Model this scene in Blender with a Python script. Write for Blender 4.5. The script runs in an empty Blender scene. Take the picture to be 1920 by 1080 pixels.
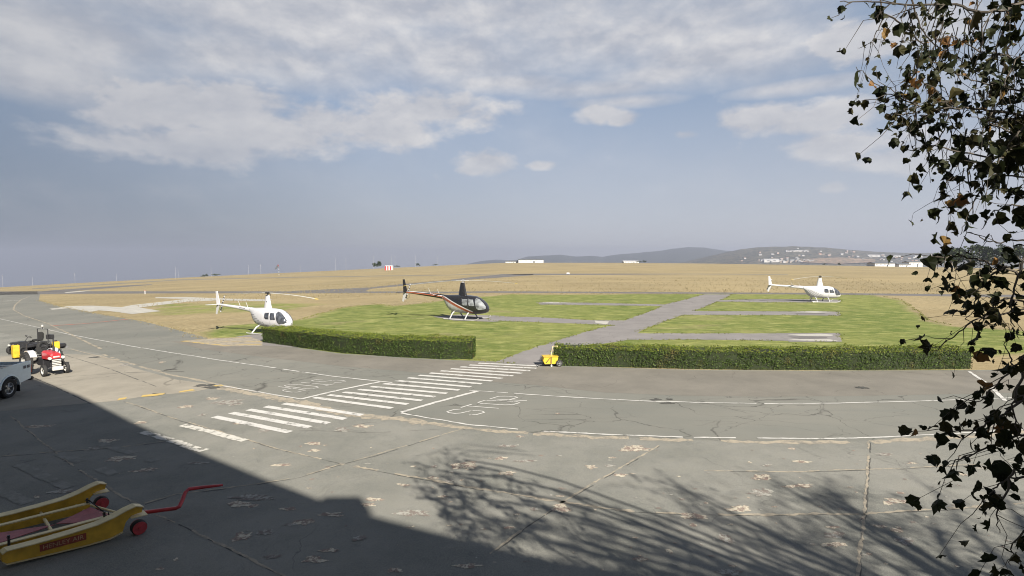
import bpy, bmesh, math, random
from mathutils import Vector, noise
R = math.radians
random.seed(7)
S = bpy.context.scene
COL = S.collection

# ------------------------------------------------------------------ camera
CH = 5.2
F = 1000.0                       # focal length in photo pixels (1920 wide)
PITCH = math.atan(55 / F)
cam_d = bpy.data.cameras.new('camera')
cam = bpy.data.objects.new('camera', cam_d)
COL.objects.link(cam)
cam.location = (0, 0, CH)
cam.rotation_euler = (math.pi / 2 - PITCH, 0, 0)
cam_d.sensor_width = 36
cam_d.lens = 36 * F / 1920
cam_d.clip_end = 30000
cam_d.clip_start = 0.05
S.camera = cam

# ------------------------------------------------------------------ sun + sky
SUN_EL = R(34)
SUN_AZ = R(30)                   # sun stands behind the camera, this far to the right of straight behind
SH = Vector((-math.sin(SUN_AZ), math.cos(SUN_AZ))) / math.tan(SUN_EL)   # shadow offset per metre of height
sd = bpy.data.lights.new('sun', 'SUN')
sd.energy = 5.0
sd.angle = R(0.6)
sd.color = (1.0, 0.93, 0.82)
sun = bpy.data.objects.new('sun', sd)
COL.objects.link(sun)
ldir = Vector((SH.x, SH.y, -1)).normalized()
sun.rotation_euler = ldir.to_track_quat('-Z', 'Y').to_euler()
sun.location = (20, -30, 60)
S.view_settings.view_transform = 'Standard'
S.view_settings.look = 'None'
S.view_settings.exposure = 1.12
S.view_settings.gamma = 1
S.cycles.filter_width = 1.05


class NT:
    """small node helper"""
    def __init__(s, tree):
        s.t = tree
        s.n = tree.nodes
        s.l = tree.links

    def add(s, typ, **kw):
        nd = s.n.new(typ)
        for k, v in kw.items():
            setattr(nd, k, v)
        return nd

    def put(s, sock, v):
        if isinstance(v, bpy.types.NodeSocket):
            s.l.new(v, sock)
        elif v is not None:
            sock.default_value = v

    def m(s, op, a, b=None, c=None, clamp=False):
        nd = s.add('ShaderNodeMath', operation=op, use_clamp=clamp)
        s.put(nd.inputs[0], a)
        if b is not None: s.put(nd.inputs[1], b)
        if c is not None: s.put(nd.inputs[2], c)
        return nd.outputs[0]

    def mix(s, f, a, b, typ='MIX'):
        nd = s.add('ShaderNodeMix', data_type='RGBA', blend_type=typ)
        s.put(nd.inputs[0], f)
        s.put(nd.inputs[6], a if isinstance(a, bpy.types.NodeSocket) else (*a, 1) if len(a) == 3 else a)
        s.put(nd.inputs[7], b if isinstance(b, bpy.types.NodeSocket) else (*b, 1) if len(b) == 3 else b)
        return nd.outputs[2]

    def noise(s, vec, scale, detail=4, rough=0.55, dist=0.0):
        nd = s.add('ShaderNodeTexNoise')
        s.put(nd.inputs['Vector'], vec)
        nd.inputs['Scale'].default_value = scale
        nd.inputs['Detail'].default_value = detail
        nd.inputs['Roughness'].default_value = rough
        nd.inputs['Distortion'].default_value = dist
        return nd.outputs['Fac']

    def ramp(s, f, a, b, c=0.0, d=1.0):
        nd = s.add('ShaderNodeMapRange', clamp=True)
        s.put(nd.inputs[0], f)
        for i, v in enumerate((a, b, c, d)):
            nd.inputs[i + 1].default_value = v
        return nd.outputs[0]

    def scale(s, vec, sx, sy, sz):
        nd = s.add('ShaderNodeMapping')
        s.put(nd.inputs['Vector'], vec)
        nd.inputs['Scale'].default_value = (sx, sy, sz)
        return nd.outputs[0]


W = bpy.data.worlds.new('World')
S.world = W
W.use_nodes = True
w = NT(W.node_tree)
w.n.clear()
geo = w.add('ShaderNodeNewGeometry')
neg = w.add('ShaderNodeVectorMath', operation='SCALE')
w.put(neg.inputs[0], geo.outputs['Incoming']); neg.inputs['Scale'].default_value = -1
tc = w.add('ShaderNodeTexCoord')
sep = w.add('ShaderNodeSeparateXYZ')
w.put(sep.inputs[0], tc.outputs['Generated'])
dx, dy, dz = sep.outputs
dzc = w.m('MAXIMUM', dz, 0.012)
cmb = w.add('ShaderNodeCombineXYZ')
w.put(cmb.inputs[0], dx); w.put(cmb.inputs[1], dy); w.put(cmb.inputs[2], dzc)
sky = w.add('ShaderNodeTexSky', sky_type='NISHITA')
sky.sun_disc = False
sky.sun_elevation = SUN_EL
sky.sun_rotation = math.pi - SUN_AZ      # behind the camera, to the right
sky.air_density = 1.0
sky.dust_density = 1.6
sky.ozone_density = 2.0
sky.altitude = 1500
w.put(sky.inputs[0], cmb.outputs[0])
# sky directions as azimuth (0 straight ahead) and elevation
az = w.m('ARCTAN2', dx, dy)
el = w.m('ARCSINE', dz)
uv = w.add('ShaderNodeCombineXYZ')
w.put(uv.inputs[0], az); w.put(uv.inputs[1], w.m('MULTIPLY', el, 1.9))
P = uv.outputs[0]
n1 = w.noise(P, 9.0, 9, 0.62, 0.15)
n2 = w.noise(P, 3.2, 6, 0.55, 0.2)
n3 = w.noise(P, 30.0, 6, 0.6)


def pa(px, py):
    x = (px - 960) / F; y = -(py - 540) / F
    cp, sp = math.cos(PITCH), math.sin(PITCH)
    d = Vector((x, cp + y * sp, -sp + y * cp)).normalized()
    return math.atan2(d.x, d.y), math.asin(d.z)


def blob(px, py, rw, rh, gain=1.0):
    a0, e0 = pa(px, py)
    ra = rw / F * math.cos(a0); re = rh / F
    u = w.m('DIVIDE', w.m('SUBTRACT', az, a0), ra)
    v = w.m('DIVIDE', w.m('SUBTRACT', el, e0), re)
    r2 = w.m('ADD', w.m('MULTIPLY', u, u), w.m('MULTIPLY', v, v))
    return w.m('MULTIPLY', w.m('SUBTRACT', 1.0, w.m('MINIMUM', w.m('POWER', r2, 0.75), 1.6)), gain)


blobs = [  # cumulus: sharp tops, soft grey bases
    (330, 200, 175, 55), (240, 222, 100, 30), (450, 195, 120, 45), (330, 275, 210, 38), (520, 250, 170, 48), (600, 232, 100, 40),
    (800, 205, 180, 42), (700, 240, 150, 40), (910, 305, 62, 26), (890, 318, 40, 12), (1125, 212, 52, 22), (1165, 222, 40, 14), (1020, 310, 34, 10, .75),
    (1440, 222, 85, 28), (1570, 215, 105, 34), (1500, 232, 120, 20), (1610, 270, 140, 28), (1560, 352, 30, 10, .75), (1280, 252, 30, 9, .7), (1720, 290, 160, 30), (1600, 78, 95, 38)]
cov = None
for b in blobs:
    q = blob(*b)
    cov = q if cov is None else w.m('MAXIMUM', cov, q)
# high broken deck over the top of the frame: patches
deck = None
for b in [(60, 130, 210, 48), (150, 60, 330, 60), (520, 30, 500, 95), (480, 110, 330, 55), (820, 95, 300, 75), (1150, 60, 330, 85), (1340, 105, 230, 60), (1240, 140, 160, 30),
          (950, 155, 150, 22), (1130, 165, 170, 20), (1480, 165, 130, 14), (700, 10, 700, 60), (1240, -60, 900, 90), (1180, 190, 120, 14), (1760, 40, 110, 30)]:
    q = blob(*b)
    deck = q if deck is None else w.m('MAXIMUM', deck, q)
behind = w.m('MULTIPLY', w.m('SUBTRACT', w.m('ABSOLUTE', az), 1.0), 0.6)
above = w.m('MULTIPLY', w.m('SUBTRACT', el, 0.62), 2.0)
deck = w.m('MAXIMUM', deck, w.m('MINIMUM', w.m('MAXIMUM', behind, above), 0.12))
sh_ = w.add('ShaderNodeVectorMath', operation='ADD'); w.put(sh_.inputs[0], P); sh_.inputs[1].default_value = (0.012, 0.045, 0)
n1u = w.noise(sh_.outputs[0], 9.0, 5, 0.6, 0.15)
cn = w.m('ADD', w.m('MULTIPLY', w.m('SUBTRACT', n1, 0.5), 2.8), w.m('MULTIPLY', w.m('SUBTRACT', n3, 0.5), 0.6))
dens1 = w.m('ADD', cov, cn)
dens2 = w.m('ADD', w.m('MULTIPLY', deck, 0.9), w.m('ADD', w.m('MULTIPLY', w.m('SUBTRACT', n2, 0.5), 2.0), w.m('MULTIPLY', w.m('SUBTRACT', n1, 0.5), 0.7)))
a1 = w.ramp(dens1, -0.05, 0.62, 0, 0.9)
a2 = w.ramp(dens2, -0.25, 0.8, 0, 0.8)
thin = w.ramp(n2, 0.42, 0.75, 0.0, 0.25)
alpha = w.m('MAXIMUM', w.m('MAXIMUM', a1, a2), thin)
# light and dark within the clouds: thick parts grey, noisy bright heads
bright = w.ramp(w.m('ADD', w.m('MULTIPLY', w.m('SUBTRACT', n1, n1u), 1.6), w.m('ADD', w.m('MULTIPLY', n2, 0.5), w.m('MULTIPLY', n3, 0.12))), 0.05, 0.66, 0, 1)
lowgrey = w.ramp(w.m('ADD', dens1, w.m('MULTIPLY', n2, 0.5)), 0.5, 1.6, 0, 0.55)
ccol = w.mix(bright, (4.4, 4.5, 4.9), (6.9, 6.7, 6.6))
ccol = w.mix(lowgrey, ccol, (4.4, 4.55, 4.95))
# the bottom of the sky: horizon murk, greyer and a little darker to the left
skyc = w.mix(0.7, sky.outputs[0], (3.15, 3.85, 4.9))
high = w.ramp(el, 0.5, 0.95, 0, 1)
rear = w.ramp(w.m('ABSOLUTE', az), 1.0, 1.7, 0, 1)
skyc = w.mix(w.m('MULTIPLY', w.m('MAXIMUM', high, rear), 0.92), skyc, (0.6, 1.0, 1.9))  # unseen sky overhead and behind the camera dimmed to deepen the ground shade
murk = w.ramp(el, 0.0, 0.27, 1.0, 0.0)
leftd = w.ramp(az, -0.85, 0.12, 0.0, 1.0)
murkc = w.mix(leftd, (1.75, 1.75, 1.9), (5.1, 5.1, 5.4))
skyc = w.mix(w.m('MULTIPLY', murk, 0.9), skyc, murkc)
skyc = w.mix(w.ramp(az, -0.95, -0.25, 0.7, 0.0), skyc, (1.25, 1.75, 2.5))
ccol = w.mix(w.ramp(az, -0.9, -0.3, 0.4, 0.0), ccol, (2.6, 2.8, 3.2))
ccol = w.mix(w.m('MAXIMUM', w.ramp(el, 0.40, 0.55, 0, 0.30), w.m('MULTIPLY', w.m('MAXIMUM', high, rear), 0.8)), ccol, (1.4, 1.6, 2.1))  # clouds out of view dimmed too, for deeper shade
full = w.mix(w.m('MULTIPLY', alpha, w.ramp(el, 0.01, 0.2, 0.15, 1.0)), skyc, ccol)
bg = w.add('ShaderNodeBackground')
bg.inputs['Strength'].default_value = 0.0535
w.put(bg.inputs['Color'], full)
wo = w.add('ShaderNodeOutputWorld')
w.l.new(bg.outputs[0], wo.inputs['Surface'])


# ------------------------------------------------------------------ terrain
def nearz(x):
    """falls away to the left of the camera; straight facets between whole metres"""
    def q(t):
        if t < 0:
            a = -t
            if a < 18: return -0.045 * a * a / 36
            v = -0.405 - 0.045 * (a - 18)
            if a > 350: v -= 0.00003 * (min(a, 900) - 350) ** 2 + (0.033 * (a - 900) if a > 900 else 0)
            return v
        if t > 100:
            a = min(t, 300) - 100
            return -0.016 * a * a / 400 - (0.016 * (t - 300) if t > 300 else 0)
        return 0.0
    if -18 < x < 0:
        x0 = math.floor(x)
        return q(x0) + (q(x0 + 1) - q(x0)) * (x - x0)
    return q(x)


def terr(x, y):
    z = nearz(x)
    r = math.hypot(x * 0.6, y)
    if r > 650:
        a = min(r, 1100) - 650
        z -= 0.00006 * a * a + (0.054 * (r - 1100) if r > 1100 else 0)
    return z


CP, SP = math.cos(PITCH), math.sin(PITCH)


def ray(px, py):
    """direction through a photo pixel, scaled so that y (depth) is 1"""
    x = (px - 960) / F; v = -(py - 540) / F
    d = Vector((x, CP + v * SP, -SP + v * CP))
    return d / d.y


def G(px, py, h=0.0):
    """where the sight line of a photo pixel meets the terrain (raised by h)"""
    d = ray(px, py)
    lo, hi = 1.0, 1.0
    while hi < 3000:
        p = Vector((d.x * hi, hi, CH + d.z * hi))
        if p.z < terr(p.x, p.y) + h: break
        lo = hi; hi *= 1.08
    for _ in range(40):
        m = (lo + hi) / 2
        if CH + d.z * m < terr(d.x * m, m) + h: hi = m
        else: lo = m
    return Vector((d.x * hi, hi, terr(d.x * hi, hi)))


def at(px, D):
    """ground point in the column of a photo pixel at depth D"""
    x = (px - 960) / F * D
    return Vector((x, D, terr(x, D)))


# ------------------------------------------------------------------ helpers
def tag(o, label=None, cat=None, group=None, kind=None):
    if label: o['label'] = label
    if cat: o['category'] = cat
    if group: o['group'] = group
    if kind: o['kind'] = kind
    return o


def thing(name, label, cat, loc=(0, 0, 0), rz=0, group=None, sc=1.0):
    o = bpy.data.objects.new(name, None)
    COL.objects.link(o)
    o.empty_display_size = 0.2
    o.location = loc
    o.rotation_euler = (0, 0, rz)
    o.scale = (sc, sc, sc)
    return tag(o, label, cat, group)


class MB:
    def __init__(s):
        s.v = []; s.f = []; s.mi = []; s.cur = 0

    def add(s, vs, fs):
        n = len(s.v)
        s.v += [tuple(v) for v in vs]
        s.f += [tuple(i + n for i in f) for f in fs]
        s.mi += [s.cur] * len(fs)
        return s

    def box(s, c, d, M=None):
        x, y, z = d[0] / 2, d[1] / 2, d[2] / 2
        vs = [Vector((a, b, e)) for a in (-x, x) for b in (-y, y) for e in (-z, z)]
        if M is not None: vs = [M @ v for v in vs]
        vs = [v + Vector(c) for v in vs]
        return s.add(vs, [(0, 1, 3, 2), (4, 6, 7, 5), (0, 4, 5, 1), (2, 3, 7, 6), (0, 2, 6, 4), (1, 5, 7, 3)])

    def cbox(s, c, d, b=0.02):
        """box with chamfered edges"""
        bm = bmesh.new()
        bmesh.ops.create_cube(bm, size=1)
        for v in bm.verts: v.co = Vector((v.co.x * d[0], v.co.y * d[1], v.co.z * d[2]))
        bmesh.ops.bevel(bm, geom=bm.edges[:], offset=min(b, min(d) * 0.45), segments=2, affect='EDGES')
        bm.verts.index_update()
        vs = [v.co + Vector(c) for v in bm.verts]
        fs = [[v.index for v in f.verts] for f in bm.faces]
        bm.free()
        return s.add(vs, fs)

    def tube(s, pts, r, n=8, cap=True):
        pts = [Vector(p) for p in pts]
        rs = r if isinstance(r, (list, tuple)) else [r] * len(pts)
        vs = []; fs = []
        up = None
        for i, p in enumerate(pts):
            t = (pts[min(i + 1, len(pts) - 1)] - pts[max(i - 1, 0)])
            if t.length < 1e-9: t = Vector((0, 0, 1))
            t.normalize()
            if up is None:
                up = Vector((0, 0, 1)) if abs(t.z) < 0.9 else Vector((1, 0, 0))
            a = t.cross(up)
            if a.length < 1e-6: a = t.cross(Vector((1, 0.3, 0)))
            a.normalize(); b = a.cross(t).normalized(); up = b
            for k in range(n):
                w_ = 2 * math.pi * k / n
                vs.append(p + (a * math.cos(w_) + b * math.sin(w_)) * rs[i])
        for i in range(len(pts) - 1):
            for k in range(n):
                fs.append((i * n + k, i * n + (k + 1) % n, (i + 1) * n + (k + 1) % n, (i + 1) * n + k))
        if cap:
            fs.append(tuple(range(n))[::-1]); fs.append(tuple((len(pts) - 1) * n + k for k in range(n)))
        return s.add(vs, fs)

    def disc(s, c, axis, r, h, n=20):
        c = Vector(c); a = Vector(axis).normalized()
        return s.tube([c - a * h / 2, c + a * h / 2], r, n)

    def ring(s, c, axis, prof, n=28):
        """lathe: prof = [(radius, along)], closed profile round the axis"""
        c = Vector(c); a = Vector(axis).normalized()
        u = a.orthogonal().normalized(); v = a.cross(u)
        m = len(prof); vs = []; fs = []
        for k in range(n):
            t = 2 * math.pi * k / n
            for (r, h) in prof: vs.append(c + a * h + (u * math.cos(t) + v * math.sin(t)) * r)
        for k in range(n):
            for j in range(m):
                fs.append((k * m + j, k * m + (j + 1) % m, ((k + 1) % n) * m + (j + 1) % m, ((k + 1) % n) * m + j))
        return s.add(vs, fs)

    def prism(s, pts, off):
        """outline extruded by the vector off"""
        off = Vector(off); n = len(pts)
        vs = [Vector(p) for p in pts] + [Vector(p) + off for p in pts]
        fs = [tuple(range(n))[::-1], tuple(range(n, 2 * n))] + [(i, (i + 1) % n, n + (i + 1) % n, n + i) for i in range(n)]
        return s.add(vs, fs)

    def build(s, name, mat, parent=None, smooth=False):
        me = bpy.data.meshes.new(name)
        me.from_pydata(s.v, [], s.f)
        for m in (mat if isinstance(mat, (list, tuple)) else [mat]): me.materials.append(m)
        me.polygons.foreach_set('material_index', s.mi)
        if smooth:
            me.polygons.foreach_set('use_smooth', [True] * len(me.polygons))
            if smooth != 'all':
                try: me.set_sharp_from_angle(angle=R(38))
                except Exception: pass
        me.validate(); me.update()
        o = bpy.data.objects.new(name, me)
        COL.objects.link(o)
        if parent: o.parent = parent
        return o


# ------------------------------------------------------------------ materials
def mat(name, col, rough=0.6, metal=0.0, var=0.12, vscale=6.0, bump=0.0, coat=0.0, spec=0.5):
    m = bpy.data.materials.new(name); m.use_nodes = True
    t = NT(m.node_tree); b = t.n['Principled BSDF']
    g = t.add('ShaderNodeTexCoord')
    f = t.noise(g.outputs['Object'], vscale, 5, 0.6)
    lo = tuple(c * (1 - var) for c in col); hi = tuple(min(1, c * (1 + var)) for c in col)
    t.put(b.inputs['Base Color'], t.mix(t.ramp(f, 0.3, 0.7), lo, hi))
    b.inputs['Roughness'].default_value = rough
    b.inputs['Metallic'].default_value = metal
    b.inputs['Specular IOR Level'].default_value = spec
    b.inputs['Coat Weight'].default_value = coat
    b.inputs['Coat Roughness'].default_value = 0.08
    if bump:
        bp = t.add('ShaderNodeBump'); bp.inputs['Strength'].default_value = 0.5; bp.inputs['Distance'].default_value = bump
        t.put(bp.inputs['Height'], t.noise(g.outputs['Object'], vscale * 6, 4))
        t.put(b.inputs['Normal'], bp.outputs[0])
    return m


def ground_mat(name, fn, rough=0.9, bump=0.01, bscale=25):
    m = bpy.data.materials.new(name); m.use_nodes = True
    t = NT(m.node_tree); b = t.n['Principled BSDF']
    g = t.add('ShaderNodeNewGeometry').outputs['Position']
    c, h = fn(t, g)
    t.put(b.inputs['Base Color'], c)
    b.inputs['Roughness'].default_value = rough
    b.inputs['Specular IOR Level'].default_value = 0.25
    bp = t.add('ShaderNodeBump'); bp.inputs['Strength'].default_value = 0.7; bp.inputs['Distance'].default_value = bump
    t.put(bp.inputs['Height'], h if h is not None else t.noise(g, bscale, 5, 0.7))
    t.put(b.inputs['Normal'], bp.outputs[0])
    return m


def cracks(t, g, scale, width, dist=0.6):
    nz = t.add('ShaderNodeTexNoise'); t.put(nz.inputs['Vector'], g); nz.inputs['Scale'].default_value = 0.9; nz.inputs['Detail'].default_value = 5
    v = t.add('ShaderNodeVectorMath', operation='MULTIPLY_ADD')
    t.put(v.inputs[0], nz.outputs['Color']); v.inputs[1].default_value = (dist * 2, dist * 2, 0); t.put(v.inputs[2], g)
    vo = t.add('ShaderNodeTexVoronoi', feature='DISTANCE_TO_EDGE'); t.put(vo.inputs['Vector'], v.outputs[0]); vo.inputs['Scale'].default_value = scale
    return t.ramp(vo.outputs['Distance'], 0, width, 1, 0)


def f_grass(t, g):
    at_ = t.add('ShaderNodeAttribute', attribute_name='green').outputs['Fac']
    big = t.noise(g, 0.035, 4, 0.6); mid = t.noise(g, 0.45, 5, 0.65); fine = t.noise(t.scale(g, 0.7, 1.6, 1), 2.2, 8, 0.85)
    dp = t.noise(t.scale(g, 0.6, 1, 1), 0.16, 5, 0.65)
    f = t.m('ADD', t.m('ADD', at_, t.m('MULTIPLY', t.m('SUBTRACT', dp, 0.5), 2.0)), t.m('ADD', t.m('MULTIPLY', t.m('SUBTRACT', mid, 0.5), 0.75), t.m('MULTIPLY', t.m('SUBTRACT', fine, 0.5), 0.5)))
    f = t.ramp(f, 0.30, 0.85)
    tuft = t.ramp(fine, 0.38, 0.62)
    dry = t.mix(tuft, (0.12, 0.095, 0.048), (0.40, 0.33, 0.19))
    strk = t.noise(t.scale(g, 0.03, 0.22, 1), 1.0, 5, 0.65)
    dry = t.mix(t.ramp(strk, 0.44, 0.60, 0, 0.55), dry, (0.20, 0.155, 0.08))
    dry = t.mix(t.ramp(big, 0.42, 0.62, 0, 0.6), dry, (0.33, 0.265, 0.145))
    gm = t.mix(t.ramp(t.m('ADD', t.m('MULTIPLY', mid, 0.6), t.m('MULTIPLY', big, 0.4)), 0.36, 0.62), (0.09, 0.135, 0.021), (0.25, 0.26, 0.075))
    gr = t.mix(tuft, t.mix(0.55, gm, (0.03, 0.05, 0.008)), gm)
    gr = t.mix(t.ramp(t.noise(t.scale(g, 0.5, 1.5, 1), 1.1, 6, 0.75), 0.50, 0.66, 0, 0.7), gr, (0.36, 0.35, 0.135))
    return t.mix(f, dry, gr), fine


def f_road(t, g):
    big = t.noise(g, 0.13, 5, 0.6); fine = t.noise(g, 30, 4, 0.8)
    strk = t.noise(t.scale(g, 0.25, 2.2, 1), 0.8, 5, 0.6)
    c = t.mix(t.ramp(big, 0.35, 0.65), (0.130, 0.133, 0.118), (0.192, 0.188, 0.164))
    c = t.mix(t.ramp(strk, 0.4, 0.7, 0, 0.45), c, (0.135, 0.145, 0.133))
    c = t.mix(t.ramp(fine, 0.35, 0.7, 0, 0.5), c, (0.21, 0.205, 0.18))
    ck = t.m('MULTIPLY', cracks(t, g, 0.30, 0.010), t.ramp(t.noise(g, 0.5, 2), 0.4, 0.55))
    c2 = t.m('MULTIPLY', cracks(t, t.scale(g, 0.45, 1.1, 1), 0.9, 0.014, 0.7), t.ramp(t.noise(g, 0.16, 2), 0.45, 0.6))
    return t.mix(t.m('MULTIPLY', t.m('MAXIMUM', ck, c2), 0.8), c, (0.055, 0.052, 0.048)), fine


def f_apron(t, g):
    big = t.noise(g, 0.35, 6, 0.65); fine = t.noise(g, 34, 4, 0.85); med = t.noise(g, 2.6, 6, 0.7, 0.4)
    c = t.mix(t.ramp(big, 0.40, 0.60), (0.138, 0.142, 0.130), (0.215, 0.212, 0.192))
    c = t.mix(t.ramp(med, 0.45, 0.72, 0, 0.5), c, (0.20, 0.195, 0.163))
    c = t.mix(t.ramp(med, 0.30, 0.42, 0.45, 0), c, (0.075, 0.082, 0.073))
    c = t.mix(t.ramp(fine, 0.4, 0.66, 0, 0.75), c, (0.26, 0.255, 0.222))
    agg = t.noise(g, 90, 3, 0.9)
    c = t.mix(t.ramp(agg, 0.36, 0.5, 0.6, 0), c, (0.06, 0.062, 0.056))
    st = t.noise(t.scale(g, 1, 0.7, 1), 0.7, 7, 0.75, 0.8)
    c = t.mix(t.ramp(st, 0.60, 0.72, 0, 0.55), c, (0.075, 0.078, 0.07))
    # peeled seal coat: small pale flakes
    fl = t.ramp(t.noise(t.scale(g, 0.8, 1.3, 1), 1.35, 7, 0.72, 0.3), 0.69, 0.70)
    c = t.mix(t.m('MULTIPLY', fl, 0.8), c, (0.33, 0.305, 0.245))
    ck = t.m('MULTIPLY', cracks(t, g, 0.22, 0.003, 0.8), t.ramp(t.noise(g, 0.4, 2), 0.5, 0.62))
    c = t.mix(t.m('MULTIPLY', ck, 0.5), c, (0.045, 0.045, 0.042))
    return c, t.m('ADD', t.m('MULTIPLY', fine, 0.5), med)


def f_conc(c1, c2):
    def fn(t, g):
        big = t.noise(g, 0.5, 6, 0.65); fine = t.noise(g, 22, 5, 0.75)
        c = t.mix(t.ramp(big, 0.36, 0.64), c1, c2)
        c = t.mix(t.ramp(fine, 0.5, 0.75, 0, 0.35), c, tuple(v * 0.6 for v in c1))
        ck = t.m('MULTIPLY', cracks(t, g, 0.35, 0.008), t.ramp(t.noise(g, 0.4, 2), 0.45, 0.6))
        return t.mix(t.m('MULTIPLY', ck, 0.6), c, tuple(v * 0.35 for v in c1)), fine
    return fn


def f_paint(col, under, lo, hi, sc=3.2):
    def fn(t, g):
        wear = t.noise(g, sc, 8, 0.78, 0.2)
        fine = t.noise(g, 40, 4, 0.8)
        c = t.mix(t.ramp(fine, 0.45, 0.8, 0, 0.3), col, tuple(v * 0.7 for v in col))
        return t.mix(t.ramp(wear, lo, hi), c, under), fine
    return fn


M = {}
M['grass'] = ground_mat('field_grass', f_grass, 1.0, 0.06)
M['road'] = ground_mat('road_asphalt', f_road, 0.9, 0.006)
M['apron'] = ground_mat('apron_asphalt', f_apron, 0.88, 0.008)
M['pad'] = ground_mat('pale_concrete', f_conc((0.235, 0.217, 0.18), (0.30, 0.275, 0.228)), 0.9, 0.004)
M['path'] = ground_mat('path_concrete', f_conc((0.18, 0.170, 0.165), (0.225, 0.212, 0.205)), 0.9, 0.004)
M['padlight'] = ground_mat('pad_light', f_conc((0.34, 0.33, 0.30), (0.43, 0.415, 0.375)), 0.9, 0.004)
M['brown'] = ground_mat('verge_tar', f_conc((0.150, 0.141, 0.122), (0.19, 0.177, 0.152)), 0.9, 0.006)
M['taxi'] = ground_mat('taxiway_tar', f_conc((0.115, 0.11, 0.11), (0.155, 0.148, 0.142)), 0.9, 0.006)
M['dark'] = ground_mat('tar_patch', f_conc((0.06, 0.06, 0.055), (0.09, 0.088, 0.08)), 0.8, 0.004)
M['white'] = ground_mat('road_paint', f_paint((0.52, 0.51, 0.485), (0.17, 0.167, 0.15), 0.53, 0.64), 0.7, 0.003)
M['worn'] = ground_mat('worn_paint', f_paint((0.50, 0.485, 0.44), (0.15, 0.148, 0.13), 0.50, 0.56), 0.8, 0.003)
M['ghost'] = ground_mat('ghost_paint', f_paint((0.225, 0.222, 0.20), (0.17, 0.17, 0.15), 0.42, 0.54), 0.8, 0.003)
M['beige'] = ground_mat('joint_filler', f_paint((0.33, 0.29, 0.225), (0.205, 0.19, 0.16), 0.46, 0.58), 0.9, 0.004)
M['flake'] = ground_mat('peeled_flake', f_paint((0.47, 0.43, 0.34), (0.20, 0.153, 0.13), 0.46, 0.53, 7.0), 0.9, 0.004)
M['flakegrey'] = ground_mat('peeled_flake_grey', f_paint((0.32, 0.315, 0.28), (0.17, 0.145, 0.127), 0.46, 0.53, 7.0), 0.9, 0.004)
M['yellowline'] = ground_mat('yellow_paint', f_paint((0.50, 0.36, 0.12), (0.25, 0.23, 0.18), 0.52, 0.58, 2.0), 0.8, 0.003)
M['redline'] = ground_mat('red_paint', f_paint((0.36, 0.15, 0.11), (0.22, 0.19, 0.17), 0.52, 0.62, 2.0), 0.8, 0.003)

# ------------------------------------------------------------------ ground
def smooth01(a, b, x):
    t = max(0, min(1, (x - a) / (b - a)))
    return t * t * (3 - 2 * t)


def inpoly(x, y, P_):
    c = False
    j = len(P_) - 1
    for i in range(len(P_)):
        if (P_[i][1] > y) != (P_[j][1] > y) and x < (P_[j][0] - P_[i][0]) * (y - P_[i][1]) / (P_[j][1] - P_[i][1]) + P_[i][0]: c = not c
        j = i
    return c


def polydist(x, y, P_):
    best = 1e9
    for i in range(len(P_)):
        ax, ay = P_[i - 1][:2]; bx, by = P_[i][:2]
        ux, uy = bx - ax, by - ay
        t = max(0, min(1, ((x - ax) * ux + (y - ay) * uy) / (ux * ux + uy * uy + 1e-9)))
        best = min(best, math.hypot(x - ax - ux * t, y - ay - uy * t))
    return best


# watered lawn: outline of the green part and of two dry islands in it
LAWN = [G(*p) for p in [(380, 628), (400, 612), (560, 600), (600, 588), (640, 577), (700, 570), (740, 574), (900, 556), (960, 552), (1320, 551),
                        (1640, 553), (1690, 562), (1715, 580), (1740, 600), (1800, 613), (1960, 622), (2000, 660), (1820, 672), (1830, 695), (900, 690), (480, 660), (380, 632)]]
LAWN2 = [G(*p) for p in [(255, 592), (300, 570), (520, 566), (600, 572), (560, 582), (420, 588), (300, 592)]]
DRY = [G(*p) for p in [(560, 583), (680, 578), (640, 590), (540, 596)]]
xs = [-9000, -6500, -4500, -3000, -2000, -1400, -1000, -700, -500, -400, -300, -240, -190, -150, -125, -110, -100, -92, -86, -80, -75]
xs += [float(i) for i in range(-72, 73)]
xs += [75, 80, 86, 92, 100, 115, 135, 160, 200, 250, 300, 400, 550, 800, 1200, 1800, 2600, 3800, 5500, 9000]
ys = [-60, -30, -10, 0, 5, 10, 14, 18, 21] + [22 + 0.75 * i for i in range(120)]
yy = ys[-1]
while yy < 650:
    yy *= 1.06; ys.append(yy)
while yy < 9000:
    yy += 40 if yy < 1200 else yy * 0.12; ys.append(yy)
gv = []; gcol = []
for y in ys:
    for x in xs:
        n_ = noise.noise(Vector((x * 0.05, y * 0.05, 3))) * 0.0
        gv.append((x, y, terr(x, y)))
        g_ = 0.0
        if -70 < x < 75 and 18 < y < 115:
            d = polydist(x, y, LAWN); s_ = d if inpoly(x, y, LAWN) else -d
            g_ = smooth01(-1.0, 1.6, s_)
            d = polydist(x, y, LAWN2); s_ = d if inpoly(x, y, LAWN2) else -d
            g_ = max(g_, 0.68 * smooth01(-2.5, 3, s_))
        elif x > 60 and 15 < y < 60:
            g_ = 0.55
        gcol.append(g_)
nx = len(xs)
gf = [(j * nx + i, j * nx + i + 1, (j + 1) * nx + i + 1, (j + 1) * nx + i) for j in range(len(ys) - 1) for i in range(nx - 1)]
me = bpy.data.meshes.new('ground'); me.from_pydata(gv, [], gf); me.materials.append(M['grass'])
a_ = me.attributes.new('green', 'FLOAT', 'POINT'); a_.data.foreach_set('value', gcol)
me.polygons.foreach_set('use_smooth', [True] * len(me.polygons)); me.update()
ground = bpy.data.objects.new('ground', me); COL.objects.link(ground); tag(ground, kind='structure')


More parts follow.
